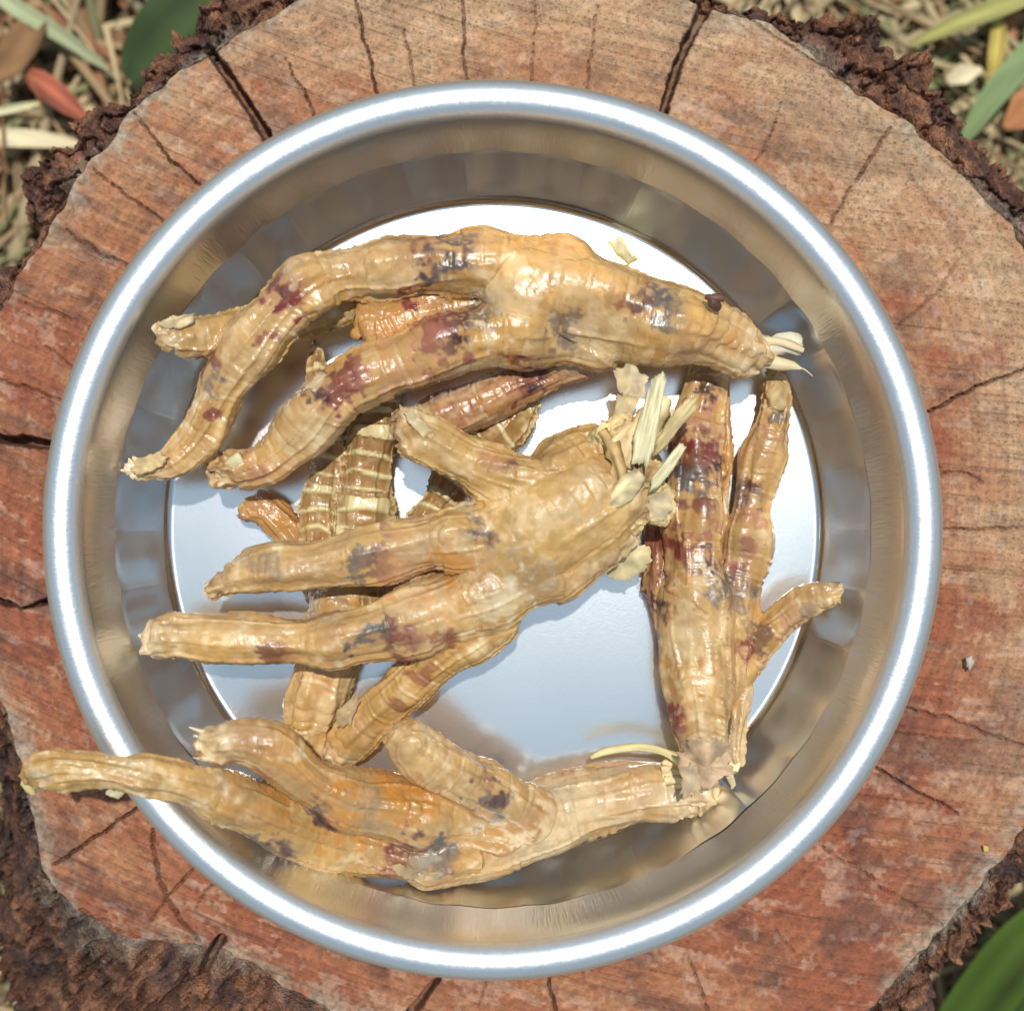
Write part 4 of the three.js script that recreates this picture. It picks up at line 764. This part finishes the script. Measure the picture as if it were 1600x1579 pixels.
const clump = (px, py, h, r, k, tone) => {               // crumpled torn tissue
  const c = at(px, py, h / 1000), g = new THREE.IcosahedronGeometry(r / 1000, 24), p = g.attributes.position, col = [];
  for (let i = 0; i < p.count; i++) {
    let x = p.getX(i), y = p.getY(i), z = p.getZ(i);
    const f = 1 + 0.7 * fbm(x * 260 + k, y * 260, z * 260, 4) - 0.35 * Math.abs(noise3(x * 700, y * 700 + k, z * 700));
    p.setXYZ(i, c[0] + x * f, c[1] + y * f * 0.7, c[2] + z * f);
    const l = 1 + 0.7 * fbm(x * 500, y * 500, z * 500 + k, 3), b = sstep(0.05, 0.35, fbm(x * 240 + 5, y * 240 + k, z * 240, 3));
    col.push(...tone.map((t, q) => mix(t, [0.3, 0.15, 0.06][q], b * 0.8) * l));
  }
  g.setAttribute('color', new THREE.Float32BufferAttribute(col, 3));
  g.computeVertexNormals();
  return g;
};
[[985, 700, 31, 4.2], [1005, 745, 30, 4], [1020, 795, 27, 4], [985, 805, 28, 4.4], [960, 690, 31, 4], [1035, 775, 26, 3], [975, 665, 31, 3], [955, 835, 25, 3.6]].forEach(([px, py, h, r], k) => part('torn_tissue', clump(px, py, h, r, k * 3.1, [0.62, 0.45, 0.2]), boneMat, middle));
part('torn_skin', flake([[1012, 778, 31], [1045, 765, 31], [1052, 795, 30], [1036, 812, 29], [1014, 812, 29]], 0.4, { k: 31, tone: [0.74, 0.6, 0.36] }), flakeMat, middle, 'white net-patterned scrap of skin');
part('torn_skin', flake([[960, 580, 27], [985, 566, 28], [1012, 590, 28], [1006, 620, 29], [972, 622, 29]], 0.5, { k: 32, tone: [0.7, 0.55, 0.3] }), flakeMat, middle);
part('torn_skin', flake([[966, 618, 29], [1000, 622, 30], [988, 650, 31], [954, 668, 31]], 0.5, { k: 33, tone: [0.68, 0.54, 0.3] }), flakeMat, middle);
part('torn_skin', flake([[930, 870, 22], [958, 852, 23], [1012, 852, 21], [1014, 886, 20], [986, 908, 19], [950, 900, 20]], 0.35, { k: 34, tone: [0.78, 0.66, 0.36] }), flakeMat, middle, 'thin translucent scrap of skin');
part('claw_stub', flake([[630, 642, 38.6], [644, 636, 39], [650, 650, 39.4], [662, 658, 39.2], [676, 674, 38.4], [662, 684, 37.6], [644, 668, 38.6], [634, 656, 38.8]], 1.6, { k: 91, tone: [0.6, 0.46, 0.25], jagged: 0.12, curl: 0.0016 }), boneMat, middle, 'crusty pale nail bed');
for (let k = 0; k < 6; k++) part('tendon_fibre', strand([[352, 902 + k * 3, 29, 0.8], [335, 908 + k * 3, 28.6, 0.5], [318 + rr(-5, 8), 916 + k * 2.4, 28, 0.12]], { k: k + 95, tone: [0.72, 0.6, 0.38] }), boneMat, middle);

// ---------------------------------------------------------------- crumbs in the bowl
const scrap = (name, label, geo, mat) => { const m = part(name, geo, mat, scene); m.name = numbered(name); m.userData = { label, category: 'crumb' }; };
scrap('skin_flake', 'pale yellow square flake on the bowl base above the largest foot', flake([[946, 372, 4.6], [972, 366, 4.4], [986, 390, 4], [1000, 404, 3.6], [984, 416, 3.4], [966, 400, 4]], 1.2, { k: 41, tone: [0.68, 0.6, 0.36] }), flakeMat);
scrap('bark_scrap', 'tiny dark brown scrap beside the cut end of the largest foot', mergeGeometries([strand([[1102, 464, 36, 0.5], [1116, 466, 36.4, 0.9], [1131, 466, 36, 0.7]], { tone: [0.13, 0.06, 0.035], k: 5 }), strand([[1112, 466, 36, 1.1], [1114, 476, 36, 1.2], [1122, 482, 35, 1]], { tone: [0.11, 0.04, 0.025], k: 6 })]), boneMat);

scrap('crumb', 'tiny yellow crumb on the wood beside the lower right bark', flake([[1537, 1322, 2], [1545, 1322, 2.2], [1546, 1330, 1.6], [1538, 1332, 1.4]], 1, { k: 43, tone: [0.66, 0.5, 0.12] }), boneMat);
scrap('crumb', 'white crumb stuck in the wood right of the bowl', flake([[1508, 1028, 2.4], [1518, 1024, 2.6], [1522, 1036, 2], [1514, 1048, 1.8], [1509, 1040, 2]], 1.4, { k: 44, tone: [0.42, 0.36, 0.29] }), boneMat);

// ---------------------------------------------------------------- dry grass, leaves and blades on the ground round the stump
const gp = (px, py, up = 0) => at(px, py, GROUND + up);
function blade(pts, width, { tone = [0.5, 0.4, 0.2], fold = 0.25, k = 1 } = {}) {      // long leaf through world points, with a keel
  const path = smoothPath(pts.map((p) => [...p, 0]), 0.006), n = path.length;
  const sheet = (sgn) => gridGeometry(5, n, (i, j) => {                       // five points across: margin, blade, midrib
    const q = path[j], a = path[Math.max(0, j - 1)], b = path[Math.min(n - 1, j + 1)], T = new THREE.Vector3(b[0] - a[0], 0, b[2] - a[2]).normalize(), t = j / (n - 1), w = width * Math.pow(Math.sin(Math.PI * clamp(0.06 + 0.92 * t)), 0.6) * 0.5, e = (i - 2) / 2 * sgn;
    const l = 1 + 0.35 * noise3(j * 0.15 + k, i * 1.7, k * 3) + 0.3 * noise3(j * 1.1, i * 2.3, k) + (i === 2 ? 0.25 : 0);
    return { p: [q[0] - T.z * e * w, q[1] + Math.abs(e) * w * fold - (sgn < 0 ? 0.0002 : 0), q[2] + T.x * e * w], uv: [i / 4, t], c: tone.map((c) => c * l) };
  });
  return mergeGeometries([sheet(1), sheet(-1)]);
}
const leafMat = new THREE.MeshPhysicalMaterial({ vertexColors: true, roughness: 0.75, specularIntensity: 0.5, side: THREE.DoubleSide });
const STRAW = new THREE.MeshStandardMaterial({ roughness: 0.8, side: THREE.DoubleSide });
{
  // a litter of straw too fine and dense to count
  const g = gridGeometry(3, 10, (i, j) => { const t = j / 9; return { p: [(i - 1) * 0.5 * (1 - 0.7 * t), 0.12 * Math.sin(t * 3.1) + (i === 1 ? 0.06 : 0), t], uv: [i / 2, t] }; });
  const N = 9000, straw = new THREE.InstancedMesh(g, STRAW, N), M = new THREE.Matrix4(), Q = new THREE.Quaternion(), E = new THREE.Euler(), C = new THREE.Color();
  for (let i = 0; i < N; i++) {
    const th = rr(0, 2 * Math.PI), r = 0.115 + 0.2 * Math.pow(rnd(), 0.8);
    E.set(rr(-0.35, 0.12), rr(0, 6.28), rr(-0.5, 0.5)); Q.setFromEuler(E);
    const L = rr(0.02, 0.09), w = rr(0.0009, 0.0042);
    M.compose(new THREE.Vector3(PITH[0] + r * Math.cos(th), GROUND + Math.abs(rr(-0.004, 0.022)), PITH[2] + r * Math.sin(th)), Q, new THREE.Vector3(w, L * 0.35, L));
    straw.setMatrixAt(i, M);
    const k = rnd(), d = rr(0.45, 1.15);
    if (k < 0.55) C.setRGB(0.52 * d, 0.40 * d, 0.22 * d); else if (k < 0.78) C.setRGB(0.36 * d, 0.24 * d, 0.12 * d); else if (k < 0.92) C.setRGB(0.26 * d, 0.27 * d, 0.12 * d); else C.setRGB(0.34 * d, 0.15 * d, 0.07 * d);
    straw.setColorAt(i, C);
  }
  straw.name = 'dry_grass'; straw.castShadow = straw.receiveShadow = true;
  straw.userData = { kind: 'stuff', label: 'litter of dry straw and grass on the ground', category: 'dry grass' };
  scene.add(straw);
}
function leaf(name, label, category, pts, width, opt) {
  const m = part(name, blade(pts.map(([x, y, up]) => gp(x, y, up)), width, opt), leafMat, scene);
  m.name = numbered(name); m.userData = { label, category };
}
leaf('green_leaf', 'dark green leaf half hidden behind the upper left bark', 'leaf', [[205, 130, 0.03], [250, 80, 0.034], [310, 25, 0.036], [400, -50, 0.03]], 0.024, { tone: [0.04, 0.065, 0.02], k: 2, fold: 0.3 });
leaf('red_leaf', 'small dry salmon red leaf beside the bark', 'leaf', [[40, 112, 0.036], [80, 142, 0.038], [110, 166, 0.038], [140, 192, 0.036]], 0.007, { tone: [0.36, 0.10, 0.055], k: 3 });
leaf('grass_blade', 'long pale green grass blade crossing above the red leaf', 'grass blade', [[-60, -40, 0.03], [40, 22, 0.034], [110, 66, 0.034], [170, 110, 0.03]], 0.0048, { tone: [0.32, 0.34, 0.19], k: 4 });
leaf('grass_blade', 'thick cream straw lying level beside the left bark', 'grass blade', [[-80, 222, 0.03], [0, 216, 0.032], [60, 218, 0.032], [130, 226, 0.028]], 0.0052, { tone: [0.66, 0.55, 0.34], k: 5 });
leaf('grass_blade', 'thin pale straw lying just above the thick cream straw', 'grass blade', [[-60, 186, 0.034], [10, 172, 0.036], [70, 160, 0.034]], 0.0024, { tone: [0.5, 0.46, 0.26], k: 6 });
leaf('dry_leaf', 'curled brown dry leaf on the straw', 'leaf', [[-30, 130, 0.03], [20, 100, 0.036], [50, 50, 0.034], [62, 10, 0.026]], 0.010, { tone: [0.24, 0.13, 0.06], k: 7, fold: 0.8 });
leaf('green_leaf', 'broad bright green leaf by the lower right bark', 'leaf', [[1440, 1680, 0.03], [1530, 1560, 0.04], [1600, 1470, 0.045], [1700, 1380, 0.04]], 0.017, { tone: [0.05, 0.088, 0.010], k: 8, fold: 0.35 });
leaf('green_leaf', 'dark green leaf behind the broad bright green one', 'leaf', [[1560, 1700, 0.02], [1600, 1590, 0.03], [1660, 1500, 0.03]], 0.016, { tone: [0.03, 0.062, 0.008], k: 9, fold: 0.4 });
leaf('grass_blade', 'broad pale green grass blade by the upper right bark', 'grass blade', [[1640, 40, 0.03], [1590, 105, 0.036], [1540, 165, 0.036], [1500, 230, 0.03]], 0.0075, { tone: [0.18, 0.235, 0.10], k: 10 });
leaf('grass_blade', 'yellow green grass blade slanting above the upper right bark', 'grass blade', [[1660, -30, 0.03], [1560, 12, 0.036], [1490, 40, 0.036], [1420, 72, 0.03]], 0.0058, { tone: [0.30, 0.28, 0.09], k: 11 });
leaf('grass_blade', 'short cream straw among the green blades', 'grass blade', [[1480, 128, 0.03], [1505, 116, 0.033], [1535, 108, 0.03]], 0.0062, { tone: [0.6, 0.5, 0.32], k: 12 });
leaf('grass_blade', 'yellowed upright blade beside the broad pale green one', 'grass blade', [[1562, 20, 0.026], [1560, 60, 0.03], [1552, 110, 0.03], [1540, 150, 0.024]], 0.005, { tone: [0.42, 0.32, 0.08], k: 13 });
leaf('dry_leaf', 'rusty brown dry leaf at the right edge of the bark', 'leaf', [[1650, 150, 0.024], [1600, 175, 0.03], [1570, 200, 0.028]], 0.012, { tone: [0.4, 0.17, 0.07], k: 14 });

renderer.render(scene, camera);
